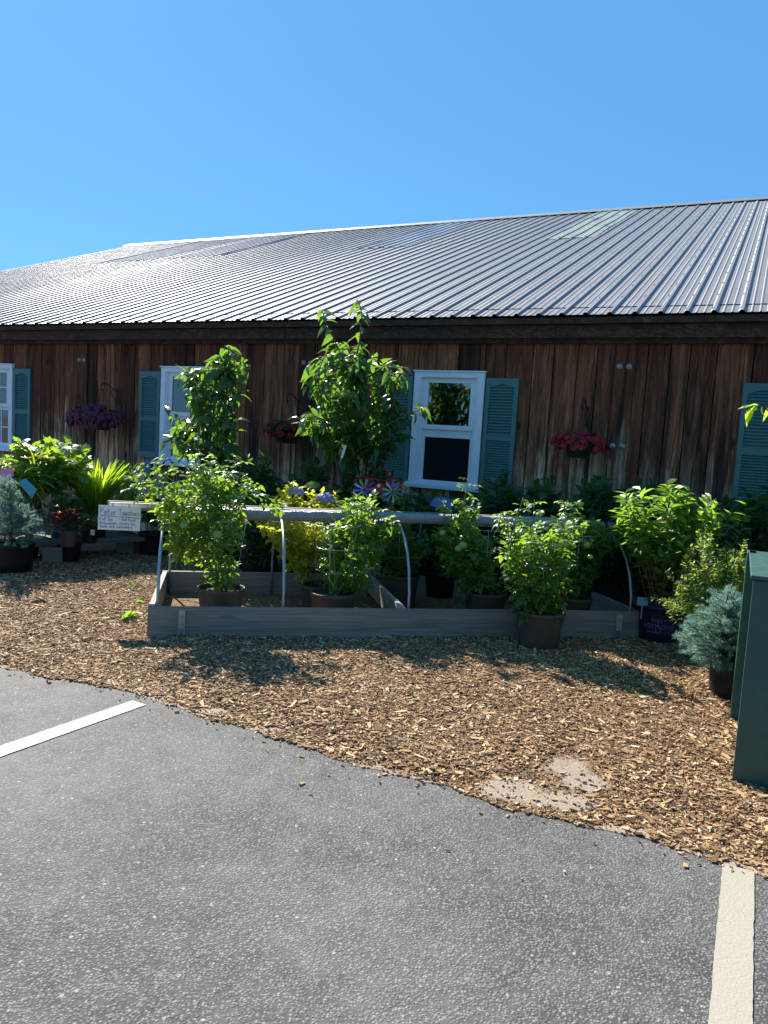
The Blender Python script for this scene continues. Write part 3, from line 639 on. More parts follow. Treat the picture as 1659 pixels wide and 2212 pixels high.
def shutter(s0, s1, zb=1.075, zt=2.205):
    mb = WM(); st = .045; n0, n1 = .014, .042; zm = zb+(zt-zb)*.45
    mb.box((s0, n0, zb), (s0+st, n1, zt)); mb.box((s1-st, n0, zb), (s1, n1, zt)); mb.box((s0+st, n0, zb), (s1-st, n1-.001, zb+.075)); mb.box((s0+st, n0, zm-.03), (s1-st, n1-.001, zm+.03))
    # arched head rail
    V = []; m_ = 12; a_, b_ = s0+st, s1-st
    for i in range(m_+1):
        x_ = a_+(b_-a_)*i/m_; z_ = zt-.095+.03*math.sin(math.pi*min(1, max(0, (i/m_-.08)/.84)))
        for n_ in (n0, n1-.001): V += [(x_, n_, z_), (x_, n_, zt)]
    F = []
    for i in range(m_): q = 4*i; F += [(q+2, q+6, q+7, q+3), (q, q+1, q+5, q+4), (q, q+4, q+6, q+2), (q+1, q+3, q+7, q+5)]
    mb.add(V, F); o = mb.build('shutter', M['shutter'], barn)
    sl = WM()
    sl.box((a_, .0125, zb+.05), (b_, .0145, zt-.04))
    for z0, z1, nn_ in ((zb+.075, zm-.03, 15), (zm+.03, zt-.065, 17)):
        p_ = (z1-z0)/nn_
        for i in range(nn_):
            z_ = z0+p_*(i+.1); V = [(a_, n0+.026, z_), (b_, n0+.026, z_), (b_, n0+.010, z_+p_*.68), (a_, n0+.010, z_+p_*.68), (a_, n0+.0015, z_+p_*.1), (b_, n0+.0015, z_+p_*.1)]
            sl.add(V, [(0, 3, 2, 1), (0, 1, 5, 4), (4, 3, 0), (1, 2, 5), (3, 4, 5, 2)])
    sl.build('louvres', M['shutter'], o)
    return o
for i, (a_, b_) in enumerate(WINS):
    F_ = window(a_, b_, i == 1, i == 0, i == 2); shutter(a_-.37, a_-.018); shutter(b_+.018, b_+.37)
    if i == 1:
        R_ = np.stack([EE, np.array([0, 0, 1.]), -EN], 1); c = wall_pt(a_+.20, -.062, ZB+.17)
        MB().lathe([(.02, .0), (.045, -.0), (.05, .01), (.045, .02), (.02, .02), (.02, 0)], 20, c, M=R_).build('tape_roll', M['white_plastic'], F_, True)
# ------------------------------------------------------------------ brackets and hanging baskets on the wall
def petunia_mesh(mat):
    mb = MB(); R0 = .5; V = [(0, 0, -.35)]; n = 30
    for k in range(n):
        a_ = 2*math.pi*k/n; r_ = .88+.12*math.cos(5*a_); V.append((.38*math.cos(a_), .38*math.sin(a_), -.02))
    for k in range(n):
        a_ = 2*math.pi*k/n; r_ = .86+.14*math.cos(5*a_); V.append((r_*math.cos(a_), r_*math.sin(a_), .06*math.sin(10*a_)))
    F = [(0, 1+k, 1+(k+1) % n) for k in range(n)]+[(1+k, 1+n+k, 1+n+(k+1) % n, 1+(k+1) % n) for k in range(n)]
    mb.add(V, F, [.0]+[.3]*n+[.9]*n); return mb
def bracket(tipx, tipy, base_px, label):
    n_ = .30; tip = wall_hit(tipx, tipy, n_); ms = tip@EE; top = tip[2]+.09
    bs, bz = ms-.02, top-.12
    r = thing('plant_bracket', label, 'bracket', wall_pt(bs, 0.02, bz-.1), 'iron plant brackets on the barn wall')
    MB().beam(wall_pt(bs, .026, bz-.14), wall_pt(bs, .026, bz+.06), .025, .006, EN).build('back_plate', M['iron'], r)
    pts = [wall_pt(bs, .03, bz+.03), wall_pt(bs, .12, bz+.075), wall_pt(bs, .22, top), wall_pt(bs, .27, top+.005), wall_pt(bs, .31, top-.03), wall_pt(bs, .315, top-.075), wall_pt(bs, .295, top-.095), wall_pt(bs, .275, top-.08)]
    MB().tube(pts, .006, 8).build('arm', M['iron'], r, True)
    MB().tube([wall_pt(bs, .03, bz-.12), wall_pt(bs, .08, bz-.06), wall_pt(bs, .13, bz+.0), wall_pt(bs, .12, bz+.06)], .004, 6).build('brace', M['iron'], r, True)
    return wall_pt(bs, .295, top-.095)
def basket(hook, drop, cx, cz, rad, npet, petmat, label, wx, wz, potmat='green_plastic', ox=0.0):
    c = np.array([hook[0], hook[1], hook[2]-drop]); r = thing('hanging_basket', label, 'hanging basket', c, 'flower baskets hung on the barn wall')
    h_ = .175
    MB().lathe([(.001, 0), (rad*.62, 0), (rad*.66, .01), (rad*.93, h_*.85), (rad, h_*.86), (rad, h_), (rad*.95, h_), (rad*.9, h_*.8), (.001, h_*.82)], 26, c).build('pot', M[potmat], r, True)
    for k in range(3):
        a_ = k*2.094+.4; MB().tube([c+np.array([rad*.97*math.cos(a_), rad*.97*math.sin(a_), h_]), hook+np.array([0, 0, .005])], .0016, 4).build('hanger_wire', M['iron'], r)
    # leafy dome
    n = 420; th = rng.uniform(0, 2*math.pi, n); ph = rng.uniform(-.35, 1.35, n)
    D = np.stack([np.cos(th)*np.cos(ph), np.sin(th)*np.cos(ph), np.sin(ph)], 1); rr = rng.uniform(.5, 1, n)[:, None]
    P_ = c+EE*ox+np.array([0, 0, h_*.75])+D*np.array([wx*.9, min(wx*.9, .24), wz*.85])*rr; leaves('foliage', T_OV, M['dark_leaf'], P_, D+rng.normal(0, .4, (n, 3)), rng.uniform(.03, .05, n), r)
    src = None
    for k in range(npet):
        a_ = rng.uniform(0, 2*math.pi); p_ = math.asin(rng.uniform(-.5, .97)); d_ = np.array([math.cos(a_)*math.cos(p_), math.sin(a_)*math.cos(p_), math.sin(p_)])
        if d_@EN > .35: d_ = d_-EN*2*(d_@EN)
        q = c+EE*ox+np.array([0, 0, h_*.75])+d_*np.array([wx, min(wx, .26), wz])*rng.uniform(.86, 1.04)
        dz = Vector(nrm(d_+np.array([0, 0, .25])-EN*.5+rng.normal(0, .25, 3))); rot = dz.to_track_quat('Z', 'Y').to_euler()
        if src is None:
            src = petunia_mesh(petmat).build('blossom', M[petmat], r, True); src.matrix_parent_inverse = base_matrix(r).inverted(); src.location = Vector(q.tolist()); src.rotation_euler = rot; src.scale = (.034,)*3
        else: copy_part(src, r, q, rot, .034*rng.uniform(.75, 1.15))
h1 = bracket(222, 843, None, 'curved black iron bracket above the purple petunia basket')
basket(h1, .52, 0, 0, .15, 150, 'petal_purple', 'basket overflowing with dark purple petunias left of the shuttered blind window', .37, .20, ox=-.12)
h2 = bracket(624, 867, None, 'curved black iron bracket between the two potted trees')
basket(h2, .48, 0, 0, .16, 62, 'petal_red', 'basket of deep red petunias hanging between the two potted trees', .25, .14, ox=-.06)
h3 = bracket(1262, 883, None, 'curved iron bracket above the red basket at the right')
basket(h3, .47, 0, 0, .16, 75, 'petal_red', 'basket of bright red petunias right of the half open window', .27, .13)
# ================================================================== RAISED BED
Bl = G(317, 1383); Br = G(1381, 1384); fd = nrm(Br-Bl); bd = np.array([-fd[1], fd[0], 0]); LB = np.linalg.norm(Br-Bl); WB = 1.42; ZBD = .238
bang = math.atan2(fd[1], fd[0])
bed = thing('raised_bed', 'long grey timber raised bed with bent pipe hoops and a rolled cover rail', 'raised bed', Bl, None)
def bp(u, v, z): return Bl+fd*u+bd*v+np.array([0, 0, z])
class BM(MB):
    def build(s, name, mat, parent=None, smooth=False):
        # bed coordinates u, v, z; the object keeps its own axes so that the grain runs along the boards
        o = MB.build(s, name, mat, None, smooth); o.location = Vector(Bl.tolist()); o.rotation_euler[2] = bang; o.parent = parent
        if parent is not None: o.matrix_parent_inverse = base_matrix(parent).inverted()
        return o
BM().box((0, 0, 0), (LB, .038, ZBD)).build('front_board', M['grey_wood'], bed)
BM().box((-.0, WB-.038, 0), (LB, WB, ZBD)).build('rear_board', M['grey_wood'], bed)
M['grey_wood_y'] = m_wood('grey_wood_across', (.17, .16, .15), (.31, .29, .27), (.48, .45, .42), 1)
BM().box((0.001, .039, 0), (.038, WB-.039, ZBD-.002)).build('side_board', M['grey_wood_y'], bed)
BM().box((LB-.038, .039, 0), (LB-.001, WB-.039, ZBD-.002)).build('side_board', M['grey_wood_y'], bed)
u0 = .482*LB
BM().box((u0, .039, ZBD-.16), (u0+.038, WB-.039, ZBD-.003)).build('divider', M['grey_wood_y'], bed)
BM().box((u0-.04, .039, ZBD-.10), (u0-.001, .13, ZBD-.006)).build('cleat', M['grey_wood_y'], bed)
BM().box((.04, .04, 0), (LB-.04, WB-.04, .045)).build('bed_soil', M['mulch'], bed)
for (u_) in (.235, LB-.20):
    mb = BM(); mb.box((u_-.022, -.022, .085), (u_+.022, -.001, .218)); lt = mb.build('latch', M['tan_wood'], bed)
    mb = BM(); mb.box((u_-.025, -.006, .035), (u_+.025, -.0015, .075)); mb.build('catch_plate', M['galv'], lt)
    mb = BM(); mb.tube([(u_, -.030, .18), (u_+.002, -.034, .13), (u_+.001, -.036, .08), (u_-.004, -.030, .05)], .006, 8); mb.ball((u_, -.03, .18), .011); mb.build('bolt', M['galv'], lt, True)
ZRL = .87; vm = WB/2
for u_ in (.062, 0.248*LB, .482*LB+.055, .765*LB, LB-.07):
    pts = []
    for k in range(15):
        t_ = k/14; a_ = math.pi*t_; v_ = vm-(vm-.05)*math.cos(a_)*(1 if True else 1); z_ = .03+(ZRL-.06)*(math.sin(a_)**.62)
        pts.append((u_, v_, z_))
    pts = [(u_, .052, .03)]+pts[1:-1]+[(u_, WB-.052, .03)]
    mb = BM(); mb.tube(pts, .0115, 8); mb.build('hoop', M['galv'], bed, True)
uL, uR = -.38, LB+.06
BM().box((uL+.02, vm-.045, ZRL-.005), (uR-.2, vm-.007, ZRL+.03)).build('front_rail', M['pale_wood'], bed)
BM().box((uL, vm+.0, ZRL-.03), (uR-.12, vm+.038, ZRL+.037)).build('rear_rail', M['grey_wood'], bed)
mb = BM(); pts = []; rr = []
for k in range(90):
    t_ = k/89; u_ = .28+t_*(uR-.28); pts.append((u_, vm-.088+.004*math.sin(u_*7), ZRL-.012-.006*math.sin(u_*2.2)+.002*math.sin(u_*31)))
    rr.append((.046+.003*math.sin(u_*11)+.002*math.sin(u_*37)+rng.normal(0, .0015))*(1 if t_ > .01 else .8))
mb.tube(pts, rr, 16); mb.build('rolled_cover', M['film'], bed, True)
mb = BM(); mb.tube([(uR-.12+.05*math.cos(a_)*.12, vm-.088+.053*math.cos(a_), ZRL-.014+.053*math.sin(a_)) for a_ in np.linspace(0, 2*math.pi, 20)], .008, 6, caps=False); mb.build('strap', M['black_plastic'], bed, True)
# handwritten sign
GL = {'P': [[(0, 0), (.05, 1), (.45, .98), (.5, .72), (.3, .52), (.05, .5)]], 'a': [[(.4, .5), (.15, .55), (.02, .28), (.12, .02), (.32, .1), (.42, .5), (.42, .02)]], 't': [[(.2, .85), (.2, .02), (.35, .0)], [(.0, .55), (.42, .58)]], 'i': [[(.1, .5), (.1, 0)]],
 'o': [[(.25, .52), (.02, .3), (.15, .0), (.4, .1), (.42, .4), (.25, .52)]], 'T': [[(0, .95), (.5, 1.05), (.62, 1.1)], [(.28, 1), (.32, 0)]], 'm': [[(0, 0), (.02, .5), (.04, .38), (.2, .5), (.24, 0), (.26, .38), (.42, .5), (.46, 0)]], 'e': [[(.03, .28), (.38, .3), (.3, .52), (.1, .48), (.02, .2), (.15, 0), (.4, .08)]],
 's': [[(.32, .48), (.1, .5), (.05, .35), (.3, .2), (.28, .02), (.02, .02)]], 'F': [[(.05, 0), (.05, 1), (.5, 1)], [(.05, .55), (.4, .55)]], 'u': [[(0, .5), (.05, .05), (.3, .05), (.36, .5), (.38, 0)]], 'l': [[(.08, 1), (.08, 0)]], 'S': [[(.45, .9), (.2, 1), (.05, .75), (.4, .4), (.35, .05), (0, .08)]], 'n': [[(0, 0), (.02, .5), (.04, .38), (.25, .5), (.34, 0)]],
 '-': [[(0, .4), (.4, .42)]], 'R': [[(0, 0), (.03, 1), (.4, .95), (.4, .6), (.03, .5), (.45, 0)]], 'r': [[(0, 0), (.02, .5), (.05, .35), (.28, .5)]], 'd': [[(.38, .48), (.12, .52), (.02, .2), (.2, 0), (.38, .15), (.4, 1), (.42, 0)]], 'D': [[(.05, 0), (.05, 1), (.4, .85), (.5, .4), (.05, 0)]], 'v': [[(0, .5), (.18, 0), (.38, .52)]], 'y': [[(0, .5), (.12, .08), (.34, .5)], [(.34, .5), (.22, -.35), (0, -.3)]],
 'f': [[(.38, .95), (.2, .95), (.15, .6), (.15, -.05)], [(0, .5), (.35, .52)]], 'B': [[(0, 0), (.03, 1), (.38, .9), (.32, .58), (.04, .52), (.42, .4), (.38, .05), (0, 0)]], 'c': [[(.35, .45), (.12, .5), (.02, .2), (.2, 0), (.38, .1)]]}
def write(mb, text, x, y, hgt_, z, r, adv=.56, slant=.0):
    cx = x
    for ch in text:
        if ch == ' ': cx += hgt_*.5; continue
        g = GL[ch]; wmax = max(p_[0] for st in g for p_ in st)
        for st in g: mb.tube([(cx+p_[0]*hgt_*.95, y+p_[1]*hgt_+slant*(cx+p_[0]*hgt_), z) for p_ in st], r, 4)
        cx += (wmax+.17)*hgt_
    return cx
cs_ = at(258, 1119, 5.80); sgn = thing('price_sign', 'white handwritten card reading Patio Tomatoes hung from the end of the rail', 'sign', cs_)
sw, sh = .154, .094
Ms = Matrix(((fd[0], 0, -fd[1]*-1, 0), (fd[1], 0, -fd[0], 0), (0, 1, 0, 0), (0, 0, 0, 1)))
def sign_local(mb):   # local x right, y up, z toward the viewer
    nrml = -bd; tilt = -.012
    ex = nrm(fd+np.array([0, 0, tilt])); ez = nrm(nrml+np.array([0, 0, .03])); ey = np.cross(ez, ex)
    mb.v = [cs_+v[:, 0:1]*ex+v[:, 1:2]*ey+v[:, 2:3]*ez for v in mb.v]; return mb
mb = MB(); mb.box((-sw, -sh, -.0015), (sw, sh, 0)); sign_local(mb).build('card', M['card'], sgn)
def fitw(mb, text, x0, x1, y, z, r, hmax):
    t2 = MB(); e2 = write(t2, text, 0, 0, 1, 0, .001); k = min((x1-x0)/e2, hmax); sx = (x1-x0)/e2
    m2 = MB(); write(m2, text, 0, 0, hmax, z, r); V = m2.v; f_ = sx/hmax
    for v in V: v[:, 0] = x0+v[:, 0]*f_; v[:, 1] += y
    for v in V: mb.v.append(v)
    mb.f += [tuple(i+mb.n for i in f) for f in m2.f]; mb.t += m2.t; mb.n += m2.n
mb = MB(); fitw(mb, 'Patio', -.142, -.026, .022, .0016, .0016, .050); fitw(mb, 'Tomatoes', -.006, .148, .020, .0016, .0016, .048)
mb.tube([(-.138, .013, .0016), (-.022, .011, .0016)], .0018, 4); mb.tube([(-.004, .010, .0016), (.142, .004, .0016)], .0018, 4)
fitw(mb, 'Full Sun', -.142, -.045, -.024, .0016, .0012, .027); fitw(mb, '- Red Fruit', -.005, .12, -.020, .0016, .0012, .022)
fitw(mb, 'Determinate variety for', -.142, .12, -.052, .0016, .0012, .023); fitw(mb, 'Beds and containers', -.138, .10, -.077, .0016, .0012, .021)
sign_local(mb).build('handwriting', M['ink'], sgn)
for x_ in (-.06, .06): sign_local(MB().box((x_, sh-.012, .0004), (x_+.015, sh+.02, .002))).build('tape_strip', M['white_plastic'], sgn)
# ================================================================== TOMATO PLANTS
def cage(root, c, h, r0, r1, tilt=(0, 0)):
    mb = MB(); up = np.array([tilt[0], tilt[1], 1.])
    for k in range(3):
        a_ = k*2.094+.3; mb.tube([c+np.array([r0*math.cos(a_), r0*math.sin(a_), -.05]), c+up*h+np.array([r1*math.cos(a_), r1*math.sin(a_), 0])], .002, 5)
    for q in (.35, .68, 1.0):
        r_ = r0+(r1-r0)*q; mb.tube([c+up*h*q+np.array([r_*math.cos(a_), r_*math.sin(a_), 0]) for a_ in np.linspace(0, 2*math.pi, 22)], .002, 5, caps=False)
    mb.build('cage', M['wire'], root, True)
def tomato_plant(label, rim_px, rim_z, pr, ph, poly, Yc, thick, ntw, mat='tomato_leaf', tips=(), fruits=(), nstem=4, cg=.55, lsize=.125, potz=None):
    c = G(*rim_px, rim_z); c = np.array([c[0], c[1], rim_z-ph]); root = thing('tomato_plant', label, 'tomato plant', c, 'potted patio tomato plants')
    pot(root, c, pr, ph, 'brown_plastic')
    b = c+np.array([0, 0, ph*.9])
    plant(root, poly, Yc, thick, ntw, T_COMP, M[mat], lsize, b, nstem, 4, .10, 'stem', .0075, .35, .35, tips)
    for (x, y, r_) in fruits:
        f = MB(); f.ball((0, 0, 0), r_, 1, .88, 12, 8); f.build('tomato', M['tomato'], root, True, None); o = bpy.context.scene.objects[-1] if False else None
        q = at(x, y, Yc-thick*.56); ob = [k for k in root.children if k.name.startswith('tomato')][-1]; ob.matrix_parent_inverse = base_matrix(root).inverted(); ob.location = Vector(q.tolist())
    if cg: cage(root, b, cg, .09, .17)
    return root
tomato_plant('tall sprawling tomato plant in the pot at the left end of the bed', (478, 1268), .315, .178, .30,
    [(350, 1090), (375, 1040), (400, 1020), (450, 1010), (500, 1030), (528, 1080), (525, 1170), (520, 1230), (498, 1258), (445, 1262), (425, 1200), (380, 1195), (352, 1140)], 5.72, .42, 140,
    tips=[([(470, 1150), (380, 1080), (310, 1050), (278, 1020)], 5.7), ([(440, 1100), (370, 1060), (345, 1010)], 5.5), ([(480, 1120), (530, 1060), (548, 1040)], 5.9), ([(400, 1090), (335, 1075), (282, 1050)], 5.65), ([(420, 1070), (360, 1030), (332, 1003)], 5.75), ([(440, 1060), (420, 1010), (432, 980)], 5.7), ([(460, 1060), (500, 1020), (540, 1045)], 5.6), ([(450, 1080), (452, 1010), (470, 990)], 5.9), ([(470, 1200), (400, 1110), (330, 1040), (300, 1000)], 5.6), ([(480, 1200), (490, 1080), (510, 1010), (515, 985)], 5.7), ([(480, 1100), (440, 1020), (425, 985)], 5.65), ([(490, 1120), (540, 1060), (590, 1082), (608, 1090)], 5.7), ([(440, 1080), (400, 1030), (408, 985)], 5.5)],
    fruits=[(378, 1113, .030), (398, 1134, .032), (428, 1041, .026), (440, 1075, .018), (470, 1155, .036), (555, 1062, .027), (428, 1018, .022), (455, 1175, .02)], nstem=6)
tomato_plant('bushy tomato plant in the second pot from the left, front row', (720, 1278), .305, .178, .29,
    [(700, 1150), (735, 1110), (755, 1070), (805, 1075), (800, 1110), (835, 1140), (850, 1160), (812, 1200), (790, 1262), (735, 1282), (700, 1240), (685, 1190)], 6.02, .36, 115,
    tips=[([(750, 1180), (758, 1100), (765, 1062)], 5.95), ([(770, 1180), (820, 1120), (862, 1128)], 5.95)], fruits=[(764, 1095, .024), (741, 1220, .022), (792, 1222, .018)])
tomato_plant('yellowing tomato plant behind the second pot', (690, 1262), .26, .165, .24,
    [(572, 1110), (640, 1122), (700, 1125), (715, 1160), (680, 1200), (655, 1250), (630, 1222), (618, 1165), (592, 1160), (568, 1140)], 6.45, .34, 120, 'yellow_leaf', tips=[([(640, 1180), (610, 1120), (575, 1120)], 6.4)], fruits=())
tomato_plant('dark green tomato plant in the rear pot beside the divider', (866, 1240), .33, .165, .31,
    [(805, 1130), (850, 1105), (900, 1130), (925, 1170), (900, 1232), (825, 1232), (800, 1180)], 6.68, .36, 80,
    tips=[([(850, 1180), (872, 1095), (885, 1052)], 6.7), ([(830, 1180), (845, 1090), (850, 1062)], 6.7)], fruits=[(872, 1168, .018)])
tomato_plant('leafy tomato plant leaning out of the pot right of the divider', (1050, 1277), .30, .175, .28,
    [(955, 1135), (985, 1115), (1005, 1085), (1022, 1100), (1030, 1140), (1060, 1190), (1075, 1255), (1040, 1285), (1005, 1300), (985, 1245), (958, 1215), (945, 1165)], 6.2, .40, 120,
    tips=[([(990, 1180), (1000, 1100), (1012, 1030)], 6.1), ([(975, 1150), (975, 1100), (960, 1075)], 6.1), ([(1050, 1180), (1090, 1120), (1082, 1105)], 6.2), ([(1080, 1180), (1120, 1110), (1130, 1075)], 6.3)], fruits=[(956, 1151, .026), (1000, 1178, .036), (990, 1185, .03), (973, 1104, .014)])
tomato_plant('large fruiting tomato plant standing on the mulch in front of the bed', (1168, 1318), .30, .182, .30,
    [(1083, 1190), (1098, 1150), (1130, 1135), (1170, 1140), (1205, 1120), (1232, 1130), (1240, 1180), (1230, 1250), (1212, 1300), (1195, 1330), (1125, 1318), (1108, 1280), (1092, 1225)], 5.66, .42, 160,
    tips=[([(1170, 1230), (1150, 1140), (1155, 1080)], 5.6), ([(1200, 1200), (1240, 1130), (1225, 1080)], 5.6), ([(1130, 1200), (1110, 1140), (1085, 1115)], 5.6)], fruits=[(1201, 1180, .025), (1221, 1175, .030), (1237, 1133, .02), (1141, 1190, .03), (1275, 1203, .02)], nstem=5)
tomato_plant('tomato plant behind at the right end of the bed, stems leaning right', (1240, 1288), .30, .15, .27,
    [(1205, 1145), (1235, 1120), (1270, 1125), (1330, 1142), (1320, 1165), (1290, 1180), (1285, 1225), (1260, 1272), (1225, 1268), (1208, 1200)], 6.25, .36, 95,
    tips=[([(1240, 1200), (1230, 1120), (1212, 1078)], 6.2), ([(1270, 1190), (1320, 1150), (1350, 1125)], 6.2), ([(1250, 1150), (1240, 1100), (1232, 1085)], 6.3)], fruits=[(1245, 1125, .02), (1268, 1178, .03)])
# ================================================================== POTTED TREES AGAINST THE WALL
def potted_tree(label, base_px, Y, poly, tips, ntw, thick, flower=None, pr=.22, stems=3):
    b = at(*base_px, Y); b[2] = 0; root = thing('potted_tree', label, 'tree', b, 'potted young trees behind the raised bed')
    pot(root, b+np.array([0, 0, .02]), pr, .38, 'black_plastic'); t0 = b+np.array([0, 0, .36])
    plant(root, poly, Y, thick, ntw, T_DROOP, M['tree_leaf'], .135, t0, stems, 5, .16, 'bark', .014, .3, .45, tips, True)
    if flower:
        c = at(*flower, Y-thick*.45); n = 260; D = rng.normal(0, 1, (n, 3)); D /= np.linalg.norm(D, axis=1, keepdims=True); D[:, 2] = np.abs(D[:, 2])
        P_ = c+D*np.array([.13, .08, .07])*rng.uniform(.4, 1, (n, 1)); leaves('flower_head', T_FLO, M['petal_green'], P_, rng.normal(0, 1, (n, 3)), np.full(n, .010), root)
    return root
potted_tree('shorter leafy young tree in front of the blind window', (470, 1200), 8.0,
    [(465, 765), (490, 745), (527, 772), (520, 850), (520, 920), (505, 985), (475, 1005), (440, 985), (385, 968), (366, 948), (370, 900), (410, 885), (425, 850), (395, 815), (400, 800), (430, 785)],
    [([(470, 860), (480, 790), (487, 745)], 7.9), ([(470, 860), (505, 800), (530, 775)], 7.95), ([(460, 880), (430, 830), (402, 805)], 7.9), ([(460, 960), (400, 910), (362, 895)], 7.9), ([(455, 990), (400, 960), (362, 952)], 7.9)], 125, .6)
potted_tree('tallest potted tree, its two long shoots reaching the roof edge', (760, 1200), 7.6,
    [(715, 745), (760, 735), (800, 760), (845, 790), (870, 830), (860, 880), (893, 905), (885, 935), (850, 960), (800, 985), (760, 1000), (715, 985), (685, 950), (645, 925), (650, 895), (690, 860), (672, 800), (695, 770)],
    [([(750, 800), (725, 740), (702, 690), (695, 668)], 7.4), ([(765, 800), (778, 730), (782, 680), (775, 650)], 7.4), ([(790, 820), (830, 790), (870, 795)], 7.35), ([(740, 800), (690, 775), (662, 790)], 7.4), ([(740, 900), (690, 840), (662, 835)], 7.4), ([(740, 920), (680, 900), (642, 905)], 7.3), ([(800, 940), (860, 905), (905, 885), (915, 880)], 7.3)], 185, .75, (745, 858), stems=5)
# plant tag in the tree
tg = thing('plant_tag', 'white plastic tag dangling in the tallest potted tree', 'tag', at(745, 975, 7.1)); mb = MB(); c = at(741, 978, 7.1); mb.beam(c-np.array([.012, 0, .05]), c+np.array([.02, 0, .07]), .022, .001, (0, 1, 0)); mb.build('label_strip', M['white_plastic'], tg); mb = MB(); mb.tube([c+np.array([-.012, 0, -.05]), c+np.array([-.03, .02, -.10])], .0015, 4); mb.build('tie', M['white_plastic'], tg)
# ================================================================== SHRUBS
def shrub(label, base, Y, poly, thick, ntw, tpl, mat, lsize, cat='shrub', name='shrub', group=None, potspec=None, nstem=5, smat='stem', sr=.006, per=6, tw=.12, up=.8, droop=0.0, tips=(), pair=False):
    b = at(*base, Y); b[2] = .02; root = thing(name, label, cat, b, group); z0 = b.copy()
    if potspec: pot(root, b, potspec[0], potspec[1], potspec[2]); z0 = b+np.array([0, 0, potspec[1]*.9])
    plant(root, poly, Y, thick, ntw, tpl, M[mat], lsize, z0, nstem, per, tw, smat, sr, up, droop, tips, pair); return root
def bloom(root, px, py, Y, r, mat, name='bloom', n=150, squash=.65):
    c = at(px, py, Y); D = rng.normal(0, 1, (n, 3)); D[:, 2] = np.abs(D[:, 2])*1.0-.2; D /= np.linalg.norm(D, axis=1, keepdims=True)
    P_ = c+D*np.array([r, r, r*squash]); X, Y_, Z = frames(rng.normal(0, 1, (n, 3)), D); Z = D; X = np.cross([0.1, .2, 1], D); X /= np.linalg.norm(X, axis=1, keepdims=True); Y_ = np.cross(Z, X)
    V, F, T = inst(*T_FLO, P_, X, Y_, Z, np.full(n, r*.24), rng.uniform(0, 1, n)); o = MB().add(V, F, T).build(name, M[mat], root)
    return o
# right: panicle hydrangea in the purple pot
hp = shrub('large panicle hydrangea with lime green shoot tips in the purple pot right of the bed', (1418, 1395), 6.05,
    [(1330, 1110), (1355, 1065), (1400, 1075), (1440, 1045), (1480, 1075), (1525, 1090), (1550, 1105), (1560, 1140), (1520, 1170), (1470, 1190), (1440, 1230), (1400, 1225), (1372, 1180), (1335, 1145)], .6, 150, T_NARROW, 'hydr_leaf', .115, 'shrub', 'hydrangea', None, None, 7, 'red_stem', .007, 6, .13, .9, 0,
    [([(1420, 1300), (1370, 1180), (1352, 1100), (1352, 1062)], 5.95), ([(1425, 1300), (1430, 1150), (1443, 1080), (1441, 1040)], 5.95), ([(1420, 1280), (1400, 1160), (1392, 1100), (1384, 1058)], 5.95), ([(1430, 1280), (1480, 1160), (1525, 1100), (1537, 1078)], 5.9), ([(1430, 1280), (1450, 1150), (1478, 1090), (1490, 1058)], 5.9), ([(1440, 1300), (1500, 1180), (1570, 1130), (1580, 1110)], 5.9), ([(1560, 1220), (1600, 1150), (1612, 1090)], 5.9), ([(1430, 1300), (1400, 1200), (1380, 1150)], 5.9)], True)
pc = at(1418, 1395, 6.05); pc[2] = .01
ob = pot(hp, pc, .17, .31, 'purple_pot', .86)
def pot_text(root, c, r, lines, mat, ang0, zc):
    for txt, size, zz, wscale in lines:
        cu = bpy.data.curves.new('txt', 'FONT'); cu.body = txt; cu.size = size; cu.align_x = 'CENTER'; cu.extrude = 0.0; cu.space_character = 1.15; to = bpy.data.objects.new('txt', cu); sc.collection.objects.link(to)
        dg = bpy.context.evaluated_depsgraph_get(); me = bpy.data.meshes.new_from_object(to.evaluated_get(dg)); bpy.data.objects.remove(to)
        V = np.array([v.co[:] for v in me.vertices]); F = [tuple(p_.vertices) for p_ in me.polygons]
        a_ = ang0+V[:, 0]/r; W_ = np.stack([c[0]+(r+.002)*np.cos(a_), c[1]+(r+.002)*np.sin(a_), c[2]+zc+zz+V[:, 1]], 1); MB().add(W_, F).build('lettering', M[mat], root)
toc = math.atan2(-pc[1], -pc[0])
pot_text(hp, pc, .162, [('FIRST', .042, .045, 1), ('EDITIONS', .048, -.005, 1), ('SHRUBS & TREES', .021, -.040, 1)], 'violet_ink', toc+.02, .14)
mb = MB(); a_ = toc-.10; mb.tube([pc+np.array([.165*math.cos(toc+.02+dx/.162), .165*math.sin(toc+.02+dx/.162), .14+dz]) for dx, dz in [(-.006, .06), (-.004, .03), (-.022, .005), (-.014, -.028), (.012, -.04), (.018, -.01), (.004, .012), (-.01, .02)]], .0018, 4); mb.build('leaf_emblem', M['violet_ink'], hp)
tb = thing('plant_label', 'pale blue square care label on a stake beside the purple pot', 'tag', at(1388, 1330, 5.95)); c = at(1388, 1299, 5.95); mb = MB(); mb.box(c-np.array([.043, .001, .033]), c+np.array([.043, .001, .033])); mb.build('label_card', M['blue_card'], tb); mb = MB(); mb.tube([c-np.array([0, 0, .03]), c-np.array([0, 0, .14])], .003, 5); mb.build('stake', M['white_plastic'], tb)
